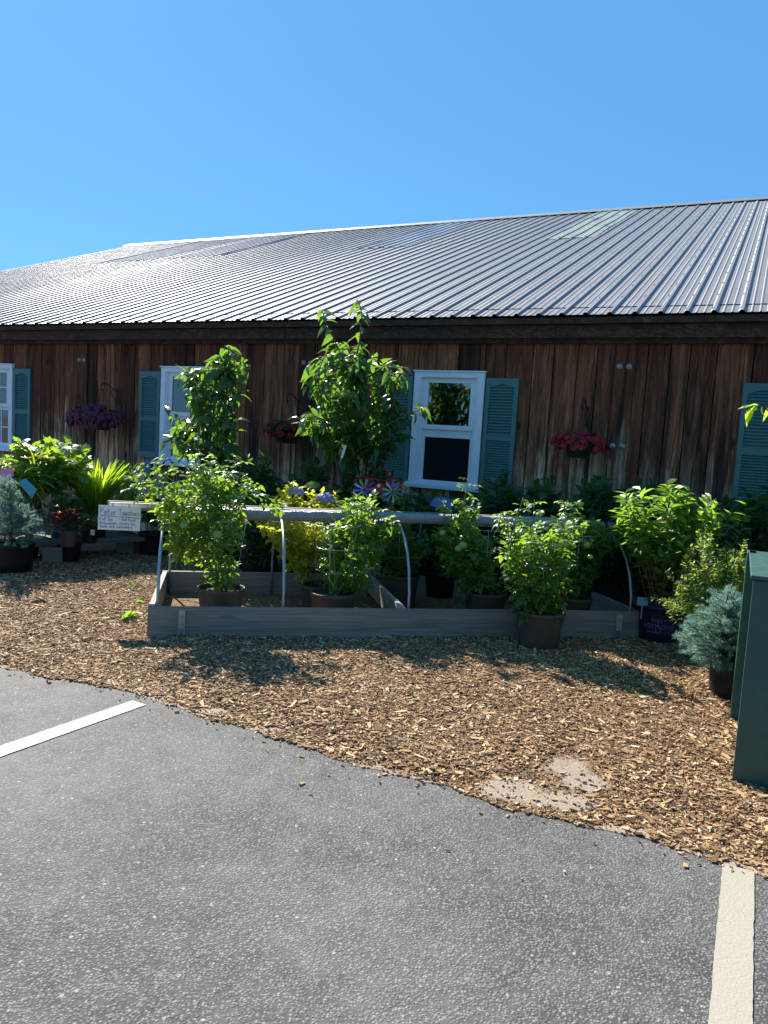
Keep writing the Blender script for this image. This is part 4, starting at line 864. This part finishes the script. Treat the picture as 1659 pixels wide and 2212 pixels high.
shrub('yellow green small leaved shrub between the hydrangea and the green box', (1540, 1370), 5.45,
    [(1500, 1165), (1520, 1150), (1545, 1172), (1580, 1190), (1612, 1175), (1620, 1210), (1610, 1260), (1580, 1300), (1520, 1320), (1470, 1310), (1440, 1330), (1425, 1300), (1440, 1280), (1470, 1250), (1480, 1200)], .6, 330, T_SMALL, 'small_leaf', .034, nstem=7, per=9, tw=.11, up=1.1, smat='bark', sr=.004, potspec=(.16, .22, 'black_plastic'),
    tips=[([(1530, 1250), (1512, 1180), (1508, 1145)], 5.4), ([(1560, 1250), (1600, 1200), (1612, 1165)], 5.4), ([(1500, 1290), (1450, 1250), (1442, 1232)], 5.4), ([(1500, 1330), (1440, 1300), (1408, 1290)], 5.4), ([(1545, 1230), (1532, 1170), (1534, 1150)], 5.35)])
# spruces
def spruce(label, base_px, Y, poly, thick, nshoot, pr, ph, zs=0):
    b = at(*base_px, Y); b[2] = .015; root = thing('blue_spruce', label, 'spruce', b, 'potted blue spruces'); pot(root, b, pr, ph, 'black_plastic', .86)
    pts = sample_poly(poly, nshoot); d = rng.uniform(-1, 1, nshoot); P3 = np.array([at(x, y, Y+thick*.5*dd) for (x, y), dd in zip(pts, d)])
    base = b+np.array([0, 0, ph]); cen = P3.mean(0); mb = MB(); mb.tube([base, (base+cen)/2, cen, cen+(P3[np.argmax(P3[:, 2])]-cen)*.8], [.018, .014, .01, .004], 6)
    LP, LD = [], []
    for p_ in P3:
        ax = base+(cen-base)*min(1.0, max(.0, (p_[2]-base[2]-.03)/(cen[2]-base[2]+1e-6)))*1.0; ax = np.array([ax[0], ax[1], max(base[2], p_[2]-.05)])
        dv = nrm(nrm(p_-ax)+np.array([0, 0, .12])+rng.normal(0, .16, 3)); L = rng.uniform(.09, .15); a_ = p_-dv*L
        mb.tube([a_-dv*.06, a_, p_], [.004, .003, .002], 4, caps=False)
        n = 110; t_ = rng.uniform(0, 1, n); ang = rng.uniform(0, 2*math.pi, n); s1 = nrm(np.cross(dv, [.1, .3, 1])); s2 = np.cross(dv, s1)
        LP.append(a_+dv*(t_*L)[:, None]); LD.append(dv*rng.uniform(.5, 1.0, n)[:, None]+s1*np.cos(ang)[:, None]+s2*np.sin(ang)[:, None])
    LP = np.concatenate(LP); LD = np.concatenate(LD); n = len(LP); X, Y_, Z = frames(LD, None, rng.uniform(0, 6, n)); tv = np.array([(-.5, 0, 0), (.5, 0, 0), (0, 1, .0)]); s3 = np.stack([np.full(n, .0034), rng.uniform(.020, .030, n), np.ones(n)], 1)
    V, F, T = inst(tv, [(0, 1, 2)], LP, X, Y_, Z, s3, np.repeat(rng.uniform(0, 1, len(P3)), 110)); MB().add(V, F, T).build('foliage', M['spruce'], root); mb.build('branch', M['bark'], root, True)
    return root
spruce('blue spruce in a tall black pot beside the dark green box', (1583, 1528), 4.72, [(1450, 1375), (1475, 1345), (1495, 1310), (1525, 1290), (1535, 1262), (1560, 1285), (1575, 1262), (1600, 1275), (1620, 1300), (1640, 1360), (1630, 1430), (1585, 1460), (1540, 1445), (1495, 1425), (1460, 1400)], .5, 400, .17, .32)
spruce('dark blue spruce in a black pot at the left edge of the photo', (22, 1238), 7.3, [(-20, 1030), (20, 1025), (45, 1065), (75, 1090), (95, 1130), (100, 1160), (60, 1180), (10, 1180), (-30, 1160), (-40, 1080)], .6, 320, .22, .28)
# ================================================================== DARK GREEN BOX (utility cabinet)
fl = G(1580, 1697); fl[2] = 0; bl = G(1584, 1575); bl[2] = 0; dv = nrm(bl-fl); rt = nrm(np.array([dv[1], -dv[0], 0])); H = .995; Lb = 1.02; Wd_ = 1.1
cab = thing('utility_cabinet', 'dark green painted cabinet standing on the mulch at the right edge', 'cabinet', fl)
def cp(a_, b_, z): return fl+rt*a_+dv*b_+np.array([0, 0, z])
def cbox(lo, hi):
    mb = MB(); (a0, b0, z0), (a1, b1, z1) = lo, hi; V = [cp(a_, b_, z_) for z_ in (z0, z1) for a_, b_ in ((a0, b0), (a1, b0), (a1, b1), (a0, b1))]
    return mb.add(V, [(0, 3, 2, 1), (4, 5, 6, 7), (0, 1, 5, 4), (1, 2, 6, 5), (2, 3, 7, 6), (3, 0, 4, 7)])
def bev(o, w_=.004):
    md = o.modifiers.new('bevel', 'BEVEL'); md.width = w_; md.segments = 2; return o
bev(cbox((.03, .03, 0), (Wd_, Lb, H-.02)).build('body', M['green_box'], cab))
bev(cbox((0, 0, 0), (.16, .028, H-.022)).build('corner_board', M['green_box'], cab))
bev(cbox((.004, .029, 0), (.029, .10, H-.45)).build('edge_strip', M['green_box'], cab))
bev(cbox((-.022, Lb-.12, .0), (.029, Lb+.02, H+.0)).build('side_flange', M['green_box'], cab))
bev(cbox((-.012, -.012, H-.019), (Wd_+.02, Lb+.01, H)).build('lid', M['green_box'], cab))
bev(cbox((.10, .10, H+.0005), (Wd_-.05, Lb-.10, H+.012)).build('top_panel', M['green_box'], cab))
bev(cbox((.165, .012, .06), (Wd_, .029, H-.08)).build('front_panel', M['green_box'], cab))
# ================================================================== BACK ROW BEHIND THE BED
G_h = 'dark leafy hydrangeas along the barn wall'
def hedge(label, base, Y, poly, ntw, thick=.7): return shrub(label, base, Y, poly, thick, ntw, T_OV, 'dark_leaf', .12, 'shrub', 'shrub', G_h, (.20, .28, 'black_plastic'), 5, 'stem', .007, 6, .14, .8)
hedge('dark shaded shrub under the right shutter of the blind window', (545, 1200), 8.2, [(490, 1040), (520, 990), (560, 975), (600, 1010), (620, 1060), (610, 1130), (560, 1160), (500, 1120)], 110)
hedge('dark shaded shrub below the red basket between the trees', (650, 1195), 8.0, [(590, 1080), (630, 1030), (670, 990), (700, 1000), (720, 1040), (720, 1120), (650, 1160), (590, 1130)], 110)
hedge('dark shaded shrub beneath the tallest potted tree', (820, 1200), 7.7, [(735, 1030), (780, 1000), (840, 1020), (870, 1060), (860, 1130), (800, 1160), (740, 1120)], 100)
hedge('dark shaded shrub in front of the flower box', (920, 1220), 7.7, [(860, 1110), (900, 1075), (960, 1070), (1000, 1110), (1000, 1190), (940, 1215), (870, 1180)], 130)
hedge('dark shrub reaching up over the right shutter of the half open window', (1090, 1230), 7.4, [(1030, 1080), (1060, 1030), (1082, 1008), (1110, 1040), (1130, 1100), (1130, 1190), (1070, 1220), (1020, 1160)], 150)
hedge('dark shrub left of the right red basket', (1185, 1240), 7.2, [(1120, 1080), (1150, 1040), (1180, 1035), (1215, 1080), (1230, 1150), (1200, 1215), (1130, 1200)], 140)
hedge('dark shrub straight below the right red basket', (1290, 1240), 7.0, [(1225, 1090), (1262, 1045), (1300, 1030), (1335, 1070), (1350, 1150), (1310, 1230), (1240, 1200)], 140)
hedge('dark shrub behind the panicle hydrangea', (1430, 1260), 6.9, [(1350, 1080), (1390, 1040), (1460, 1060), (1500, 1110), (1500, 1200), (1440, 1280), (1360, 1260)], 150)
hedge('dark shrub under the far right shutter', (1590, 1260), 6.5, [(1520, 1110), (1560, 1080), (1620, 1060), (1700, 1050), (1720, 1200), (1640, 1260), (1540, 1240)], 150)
G_p = 'dark pots of shrubs on the ground behind the bed'
def lowpot(label, px, Y, top, wpx, mat='dark_leaf', tpl=T_OV, ls=.08, pmat='black_plastic', nt=120):
    x0, x1 = px-wpx, px+wpx; yb = 1225+(.0)*(px)
    return shrub(label, (px, 1230), Y, [(x0, top+35), (px-wpx*.4, top), (px+wpx*.5, top+5), (x1, top+40), (x1-5, top+105), (x0+8, top+105)], .5, nt, tpl, mat, ls, 'shrub', 'shrub', G_p, (.19, .30, pmat), 4, 'stem', .006, 6, .10, .6)
lowpot('low dark bush in a black pot behind the left tomato plant', 560, 7.5, 1105, 45)
lowpot('low small leaved green bush behind the rail left of the trees', 560, 7.8, 1050, 45, 'small_leaf', T_SMALL, .035)
lowpot('low dark bush behind the yellowing tomato plant', 660, 7.5, 1100, 40)
lowpot('low dark bush with its pot behind the divider', 740, 7.4, 1120, 40)
lowpot('low dark broadleaf bush behind the rear pot of the bed', 935, 7.5, 1130, 45)
lowpot('low dark broadleaf bush right of centre behind the bed', 1130, 7.3, 1125, 45)
lowpot('low dark bush behind the right end of the bed', 1310, 7.0, 1150, 50, nt=150)
wp = thing('white_nursery_pot', 'white nursery pot with printed lettering behind the divider', 'pot', (at(790, 1290, 7.35)[0], 7.35, .0)); c = np.array([at(790, 1290, 7.35)[0], 7.35, 0.01]); pot(wp, c, .135, .26, 'white_plastic', .84)
pot_text(wp, c, .130, [('PROVEN', .030, .03, 1), ('WINNERS', .030, -.004, 1)], 'ink', math.atan2(-c[1], -c[0]), .16)
# yellow green hydrangeas with lavender heads behind the rail
lv = shrub('yellow green hydrangea with two lavender flower heads behind the rail', (655, 1240), 7.05, [(585, 1090), (600, 1055), (640, 1038), (690, 1052), (740, 1065), (765, 1090), (740, 1150), (690, 1190), (620, 1180), (575, 1130)], .5, 190, T_OV, 'yellow_leaf', .07, 'shrub', 'hydrangea', 'flowering hydrangeas behind the rail', (.17, .28, 'black_plastic'), 5)
bloom(lv, 640, 1063, 6.85, .07, 'petal_lav'); bloom(lv, 702, 1078, 6.85, .082, 'petal_lav')
lv = shrub('hydrangea with one powder blue flower head under the half open window', (950, 1230), 7.2, [(905, 1110), (930, 1085), (975, 1085), (1000, 1120), (1000, 1180), (940, 1200), (900, 1160)], .4, 70, T_OV, 'dark_leaf', .10, 'shrub', 'hydrangea', 'flowering hydrangeas behind the rail', (.17, .26, 'black_plastic'), 4)
bloom(lv, 955, 1090, 6.98, .105, 'petal_blue', n=260, squash=.55)
lv = shrub('hydrangea with pale blue flower heads behind the left end of the rail', (330, 1180), 8.7, [(270, 1060), (300, 1040), (350, 1040), (400, 1060), (400, 1110), (340, 1130), (280, 1110)], .45, 90, T_OV, 'hydr_leaf', .10, 'shrub', 'hydrangea', 'flowering hydrangeas behind the rail', (.17, .26, 'black_plastic'), 5)
for q in ((308, 1060), (340, 1052), (350, 1070)): bloom(lv, *q, 8.45, .075, 'petal_lav' if q[0] == 308 else 'petal_blue')
lv = shrub('white lacecap hydrangea in the shade beside the red pinwheel bicycle', (770, 1200), 7.6, [(725, 1060), (760, 1040), (800, 1060), (800, 1110), (740, 1110)], .4, 50, T_OV, 'dark_leaf', .10, 'shrub', 'hydrangea', 'flowering hydrangeas behind the rail', (.16, .26, 'black_plastic'), 4)
bloom(lv, 676, 1050, 7.5, .07, 'petal_green')
# blue flower box below the half open window
fb = thing('flower_box', 'teal painted wooden planter box below the half open window', 'planter', wall_pt(-3.1, .3, .6))
WM().box((-3.62, .12, .62), (-2.55, .14, .92)).build('back_board', M['shutter'], fb); WM().box((-3.62, .40, .62), (-2.55, .42, .90)).build('front_board', M['shutter'], fb); WM().box((-3.619, .141, .62), (-3.60, .399, .895)).build('side_board', M['shutter'], fb); WM().box((-2.57, .141, .62), (-2.551, .399, .895)).build('side_board', M['shutter'], fb); WM().box((-3.6, .142, .63), (-2.571, .398, .86)).build('soil', M['soil'], fb); WM().box((-3.66, .39, .905), (-2.51, .47, .935)).build('cap_rail', M['shutter'], fb)
for s_ in (-3.5, -2.65): WM().box((s_-.03, .2, 0), (s_+.03, .26, .619)).build('leg', M['shutter'], fb)
# ================================================================== RED PINWHEEL BICYCLE
Yb = 7.05; bc = at(815, 1062, Yb); bike = thing('pinwheel_bicycle', 'red toy bicycle garden ornament with multicoloured pinwheel wheels', 'garden ornament', (bc[0], bc[1], 0))
w1, w2 = at(787, 1058, Yb), at(849, 1062, Yb); cols = ['blade_blue', 'blade_gold', 'blade_silver', 'blade_purple']
for j, wc in enumerate((w1, w2)):
    wh = MB(); wh.tube([wc+np.array([.118*math.cos(a_), 0, .118*math.sin(a_)]) for a_ in np.linspace(0, 2*math.pi, 30)], .003, 5, caps=False); W_ = wh.build('wheel', M['red_paint'], bike, True)
    for k in range(10):
        a_ = k*2*math.pi/10+.25*j+.1; d_ = np.array([math.cos(a_), 0, math.sin(a_)]); t_ = np.array([-math.sin(a_), 0, math.cos(a_)]); n_ = np.array([0, 1., 0])
        V = [wc+d_*.014-t_*.003, wc+d_*.014+t_*.003, wc+d_*.085+t_*.016-n_*.012, wc+d_*.103+t_*.010-n_*.008, wc+d_*.106-t_*.003, wc+d_*.095-t_*.013+n_*.010]; V2 = [v-n_*.0015 for v in V]
        MB().add(V+V2, [tuple(range(6))[::-1], tuple(range(6, 12))]+[(i, (i+1) % 6, 6+(i+1) % 6, 6+i) for i in range(6)]).build('blade', M[cols[(k*3+j) % 4]], W_)
    MB().ball(wc, .012, 1, 1, 8, 6).build('hub', M['red_paint'], W_, True)
def bq(x, y, dy=0): return at(x, y, Yb)+np.array([0, dy, 0])
fr = MB()
for pth in ([(787, 1058), (800, 1036), (812, 1034)], [(787, 1058), (815, 1062), (828, 1050), (812, 1034)], [(849, 1062), (842, 1040), (838, 1022)], [(812, 1036), (842, 1040)], [(828, 1056), (842, 1040)], [(765, 1062), (772, 1042), (790, 1034), (812, 1036)], [(830, 1050), (845, 1040), (865, 1045), (872, 1060)]): fr.tube([bq(*q) for q in pth], .0035, 6)
fr.build('frame', M['red_paint'], bike, True)
fr = MB(); fr.tube([bq(838, 1022), bq(832, 1015), bq(822, 1012)], .003, 5); fr.tube([bq(838, 1022), bq(835, 1010), bq(828, 1008)], .003, 5); fr.build('handlebar', M['red_paint'], bike, True)
MB().add([bq(790, 1056), bq(824, 1046), bq(831, 1050), bq(831, 1064), bq(815, 1066), bq(812, 1060), bq(790, 1056, .02), bq(824, 1046, .02), bq(831, 1050, .02), bq(831, 1064, .02), bq(815, 1066, .02), bq(812, 1060, .02)], [(0, 1, 2, 3, 4, 5), (11, 10, 9, 8, 7, 6)]+[(i, 6+i, 6+(i+1) % 6, (i+1) % 6) for i in range(6)]).build('chain_guard', M['red_paint'], bike)
MB().ball(bq(842, 1024, -.02), .022, 1, 1, 12, 8).build('bell', M['red_paint'], bike, True)
MB().box(bq(818, 1049)-.014, bq(818, 1049)+.014).build('seat', M['white_plastic'], bike)
MB().tube([bq(812, 1062), np.array([bc[0], bc[1], 0.0])], .006, 6).build('stake', M['iron'], bike, True)
# teal glass ornament + shepherd hook near the blind window
c = at(322, 1010, 8.6); go = thing('glass_ornament', 'teal and blue glass globe ornament on a stake by the blind window', 'garden ornament', (c[0], c[1], 0)); MB().ball(c-np.array([0, 0, .05]), .075, 1, 1, 18, 12).build('globe', M['teal_glass'], go, True); MB().ball(c+np.array([0, 0, .045]), .055, 1, .8, 18, 12).build('cap', M['blue_glass'], go, True); MB().tube([c-np.array([0, 0, .12]), np.array([c[0], c[1], 0])], .006, 6).build('stake', M['iron'], go, True)
hk = thing('shepherd_hook', 'black curved shepherd hook behind the left end of the rail', 'hook', (at(372, 1000, 7.4)[0], 7.4, 0))
MB().tube([np.array([at(372, 1000, 7.4)[0], 7.4, 0]), at(372, 1020, 7.4), at(372, 1000, 7.4), at(366, 991, 7.4), at(356, 995, 7.4), at(348, 1010, 7.4), at(338, 1016, 7.4), at(325, 1014, 7.4)], .008, 8).build('rod', M['iron'], hk, True); MB().ball(at(372, 999, 7.4), .014).build('finial', M['iron'], hk, True)
# ================================================================== LEFT BENCH DISPLAY
bY = 7.75; pA, pB = G(40, 1183, .20), G(312, 1168, .20); bdv = nrm(pB-pA); bnr = np.array([-bdv[1], bdv[0], 0])
bench = thing('plant_bench', 'low weathered plank bench on concrete blocks holding potted plants', 'bench', (G(190, 1200)[0], G(190, 1200)[1], 0)); bang2 = math.atan2(bdv[1], bdv[0]); Lbn = np.linalg.norm(pB-pA)
for k in range(3):
    mb = MB(); mb.box((0, k*.20, .0), (Lbn, k*.20+.19, .045)); o = mb.build('plank', M['bench_wood'], None); o.location = Vector((pA[0], pA[1], .195)); o.rotation_euler[2] = bang2; o.parent = bench; o.matrix_parent_inverse = base_matrix(bench).inverted()
def block(px, py):
    c = G(px, py); q = thing('concrete_block', 'x', 'concrete block', c, 'concrete blocks under the plank bench'); mb = MB(); s_ = .19
    for (a0, a1, b0, b1) in ((0, .19, 0, .03), (0, .19, .36, .39), (0, .19, .18, .21)): mb.box((a0, b0, 0), (a1, b1, .19))
    mb.box((0, .03, 0), (.03, .18, .189)); mb.box((.16, .03, 0), (.19, .18, .189)); mb.box((0, .21, 0), (.03, .36, .189)); mb.box((.16, .21, 0), (.19, .36, .189)); o = mb.build('block_body', M['concrete'], None); o.location = Vector((float(c[0])-.095, float(c[1]), 0)); o.rotation_euler[2] = .1; o.parent = q; o.matrix_parent_inverse = base_matrix(q).inverted(); return q
block(111, 1222)['label'] = 'grey concrete block under the left end of the plank bench'; block(268, 1200)['label'] = 'shaded grey concrete block under the right end of the plank bench'
def on_bench(px, py, back=0.0): c = G(px, py, .24); return c+bnr*back
def potted(name, label, cat, c, pr, ph, pmat): root = thing(name, label, cat, c); pot(root, c, pr, ph, pmat); return root, c+np.array([0, 0, ph*.9])
up = at(140, 1100, 8.25); q_ = thing('upturned_pot', 'upturned black pot carrying the teal pot behind the bench', 'pot', (up[0], 8.25, 0)); MB().lathe([(.001, .29), (.13, .29), (.135, .285), (.17, .02), (.175, .018), (.175, 0), (.165, 0)][::-1], 28, (up[0], 8.25, .008)).build('pot', M['black_plastic'], q_, True)
# burgundy and orange plant in a brown pot
def tuft(root, b, n, L, tpl, mat, spread, aspect=1.0, name='foliage', up=1.0, droop_roll=.4):
    th = rng.uniform(0, 2*math.pi, n); D = np.stack([np.cos(th)*rng.uniform(.1, 1, n)*spread, np.sin(th)*rng.uniform(.1, 1, n)*spread, np.full(n, up)], 1)
    P_ = b+np.stack([np.cos(th), np.sin(th), 0*th], 1)*rng.uniform(0, .05, n)[:, None]; leaves(name, tpl, M[mat], P_, D, rng.uniform(.6, 1, n)*L, root, aspect=aspect, roll=.3)
def flowers(root, spots, r_, mat, Y, n=9, name='flower'):
    for (x, y) in spots:
        c = at(x, y, Y); th = np.arange(n)*2*math.pi/n; D = np.stack([np.cos(th), np.sin(th)*.8-.3, np.full(n, .35)], 1); leaves(name, T_STAR, M[mat], np.tile(c, (n, 1)), D, np.full(n, r_), root, roll=.2)
c = on_bench(147, 1180); rt_, b = potted('flowering_pot', 'small brown pot with burgundy leaves and orange star flowers on the bench', 'potted flower', c, .09, .16, 'brown_plastic')
n = 220; P_ = b+rng.normal(0, 1, (n, 3))*np.array([.10, .08, .05])+np.array([0, 0, .12]); leaves('foliage', T_NARROW, M['burgundy'], P_, P_-b+rng.normal(0, .05, (n, 3)), rng.uniform(.05, .08, n), rt_)
flowers(rt_, [(147, 1105), (155, 1102), (120, 1094), (132, 1108), (105, 1092), (167, 1112)], .045, 'orange', c[1]-.08)
c = on_bench(193, 1172); rt_, b = potted('flowering_pot', 'small black pot with strappy leaves and a white tag on the bench', 'potted flower', c, .085, .16, 'black_plastic'); tuft(rt_, b, 60, .30, T_BLADE, 'tomato_leaf', .8, 1.2)
tq = at(200, 1150, c[1]-.1); MB().box(tq-np.array([.022, .001, .03]), tq+np.array([.022, .001, .03])).build('tag', M['white_plastic'], rt_)
c = on_bench(225, 1165, .25); rt_, b = potted('ornamental_grass', 'clump of bright lime green grass blades in a black pot', 'ornamental grass', c, .14, .22, 'black_plastic'); tuft(rt_, b, 480, .74, blade_t(.05, .25), 'lime_leaf', .50, 1.0)
tuft(rt_, b, 160, .42, blade_t(.06, .6), 'tomato_leaf', 1.1, 1.0, 'lower_foliage')
lb = shrub('broad lobed oakleaf hydrangea in the teal pot behind the bench', (110, 1190), 8.35, [(15, 985), (50, 945), (100, 955), (140, 945), (185, 965), (195, 1000), (170, 1040), (120, 1060), (60, 1055), (25, 1030)], .7, 120, T_LOBE, 'oak_leaf', .13, 'shrub', 'oakleaf_hydrangea', None, None, 5, 'stem', .007, 4, .14, .7)
pot(lb, np.array([at(140, 1100, 8.25)[0], 8.25, .30]), .17, .24, 'teal_pot')
shrub('small dark bush with burgundy leaves behind the left spruce', (60, 1200), 8.1, [(25, 1050), (60, 1030), (95, 1050), (90, 1100), (40, 1110)], .4, 60, T_NARROW, 'burgundy', .07, potspec=(.12, .2, 'black_plastic'))
dl_ = shrub('daylily with yellow flowers left of the oakleaf hydrangea', (60, 1190), 7.95, [(30, 1020), (60, 1000), (90, 1020), (90, 1060), (40, 1070)], .3, 30, T_BLADE, 'tomato_leaf', .30, 'flower', 'daylily', potspec=(.12, .2, 'black_plastic')); flowers(dl_, [(80, 986), (105, 990), (58, 990)], .07, 'yellow', 7.8, 6)
cf = shrub('orange coneflowers on dark stems above the bench', (150, 1190), 7.95, [(105, 1080), (150, 1060), (180, 1080), (170, 1120), (115, 1120)], .4, 70, T_NARROW, 'dark_leaf', .08, 'flower', 'coneflower', potspec=(.12, .2, 'black_plastic')); flowers(cf, [(148, 1067), (142, 1064), (102, 1078)], .055, 'orange', 7.8, 10)
rf = shrub('red and orange flowering plant at the far left edge behind the spruce', (5, 1190), 8.0, [(-20, 1000), (20, 985), (45, 1010), (40, 1050), (-10, 1060)], .4, 60, T_NARROW, 'hydr_leaf', .09, 'flower', 'flowering_plant', potspec=(.12, .2, 'black_plastic')); flowers(rf, [(8, 1000), (20, 1008), (30, 1015), (5, 1012), (15, 998)], .05, 'orange', 7.8, 7)
shrub('loose green filler plant between the grass clump and the rail', (270, 1190), 8.9, [(240, 1080), (275, 1060), (300, 1090), (300, 1140), (250, 1140)], .4, 60, T_OV, 'hydr_leaf', .08, potspec=(.12, .2, 'black_plastic'))
c = at(14, 1021, 7.5); pk = thing('plant_label', 'pink and white care label at the left edge above the spruce', 'tag', c); MB().beam(c-np.array([.065, 0, .015]), c+np.array([.065, 0, .01]), .002, .085).build('label_card', M['pink'], pk); MB().tube([c-np.array([0, 0, .04]), c-np.array([0, 0, .35])], .003, 5).build('stake', M['white_plastic'], pk)
c = at(58, 1052, 7.0)
c = at(56, 1055, 6.95); bf = thing('plant_label', 'shiny teal blue foil label stuck in the left spruce', 'tag', c); mb = MB(); mb.add([c+np.array(q) for q in ((-.07, 0, .05), (-.02, .02, .09), (.10, 0, 0), (.05, .01, -.09), (-.07, 0, .05-.003), (-.02, .022, .087), (.1, .002, -.003), (.05, .012, -.093))], [(3, 2, 1, 0), (4, 5, 6, 7), (0, 1, 5, 4), (1, 2, 6, 5), (2, 3, 7, 6), (3, 0, 4, 7)]); mb.build('label_card', M['blue_foil'], bf)
# weeds in the mulch
def weed(label, px, py, n, L): 
    c = G(px, py, .02); root = thing('weed', label, 'weed', c, 'small green weeds in the mulch'); th = rng.uniform(0, 2*math.pi, n); D = np.stack([np.cos(th), np.sin(th), rng.uniform(.5, 2.2, n)], 1); leaves('foliage', T_NARROW, M['hydr_leaf'], np.tile(c, (n, 1))+rng.normal(0, .012, (n, 3))*[1, 1, 0], D, rng.uniform(.6, 1, n)*L, root)
    MB().tube([c-np.array([0, 0, .01]), c+np.array([0, 0, L*.4])], .0016, 4).build('stem', M['stem'], root)
weed('small bright weed alone on the mulch at the right, past the plant shadow', 1361, 1500, 14, .075)
for (x, y, n, L, lab) in ((275, 1338, 9, .13, 'leafy weed nearest the left corner of the bed'), (292, 1272, 8, .10, 'weed sprig farthest back beside the left end of the bed'), (303, 1305, 7, .08, 'small weed against the left side board'), (318, 1340, 8, .10, 'weed touching the front left corner of the bed'), (998, 1433, 7, .04, 'tiny flat weed in the mulch below the middle of the bed')): weed(lab, x, y, n, L)
# branch of a small tree standing just outside the right edge
tb_ = at(1790, 1300, 5.9); tb_[2] = 0; tr = thing('young_tree', 'young tree at the right edge, one leafy sprig poking into view', 'tree', tb_)
plant(tr, [(1700, 820), (1760, 760), (1850, 760), (1900, 850), (1880, 1000), (1780, 1020), (1720, 950)], 5.9, .7, 90, T_DROOP, M['lime_leaf'], .11, tb_, 3, 5, .16, 'bark', .014, .3, .45, [([(1760, 900), (1690, 885), (1640, 876), (1618, 882)], 5.6)], True)
# trees across the lot behind the camera: the windows reflect them
def far_tree(x, y, h, r, label, seed):
    R2 = np.random.default_rng(seed); root = thing('shade_tree', label, 'tree', (x, y, 0), 'trees across the parking lot'); mb = MB(); mb.tube([(x, y, 0), (x+.1, y, h*.25), (x-.1, y+.1, h*.55), (x, y, h*.85)], [.25, .2, .14, .04], 8)
    for k in range(9):
        a_ = k*2.4; z0 = h*(.3+.05*k); mb.tube([(x, y, z0), (x+math.cos(a_)*r*.5, y+math.sin(a_)*r*.5, z0+h*.1), (x+math.cos(a_)*r*.85, y+math.sin(a_)*r*.85, z0+h*.16)], [.09, .06, .02], 5)
    mb.build('trunk', M['bark'], root, True); cl = R2.normal(0, 1, (46, 3)); cl /= np.linalg.norm(cl, axis=1, keepdims=True); cl = cl*R2.uniform(.35, 1, (46, 1))*np.array([r, r, h*.34])+np.array([x, y, h*.62])
    P_ = (cl[:, None]+R2.normal(0, 1, (46, 60, 3))*r*.16).reshape(-1, 3); leaves('crown', T_OV, M['small_leaf'], P_, R2.normal(0, 1, P_.shape), R2.uniform(.25, .42, len(P_)), root)
far_tree(-14, -13, 6.2, 3.4, 'broad shade tree across the lot, left of the others', 1); far_tree(-6, -16, 6.4, 3.2, 'round shade tree across the lot, middle one', 2); far_tree(2, -15, 7, 3.4, 'tall shade tree across the lot, right of the middle', 3)
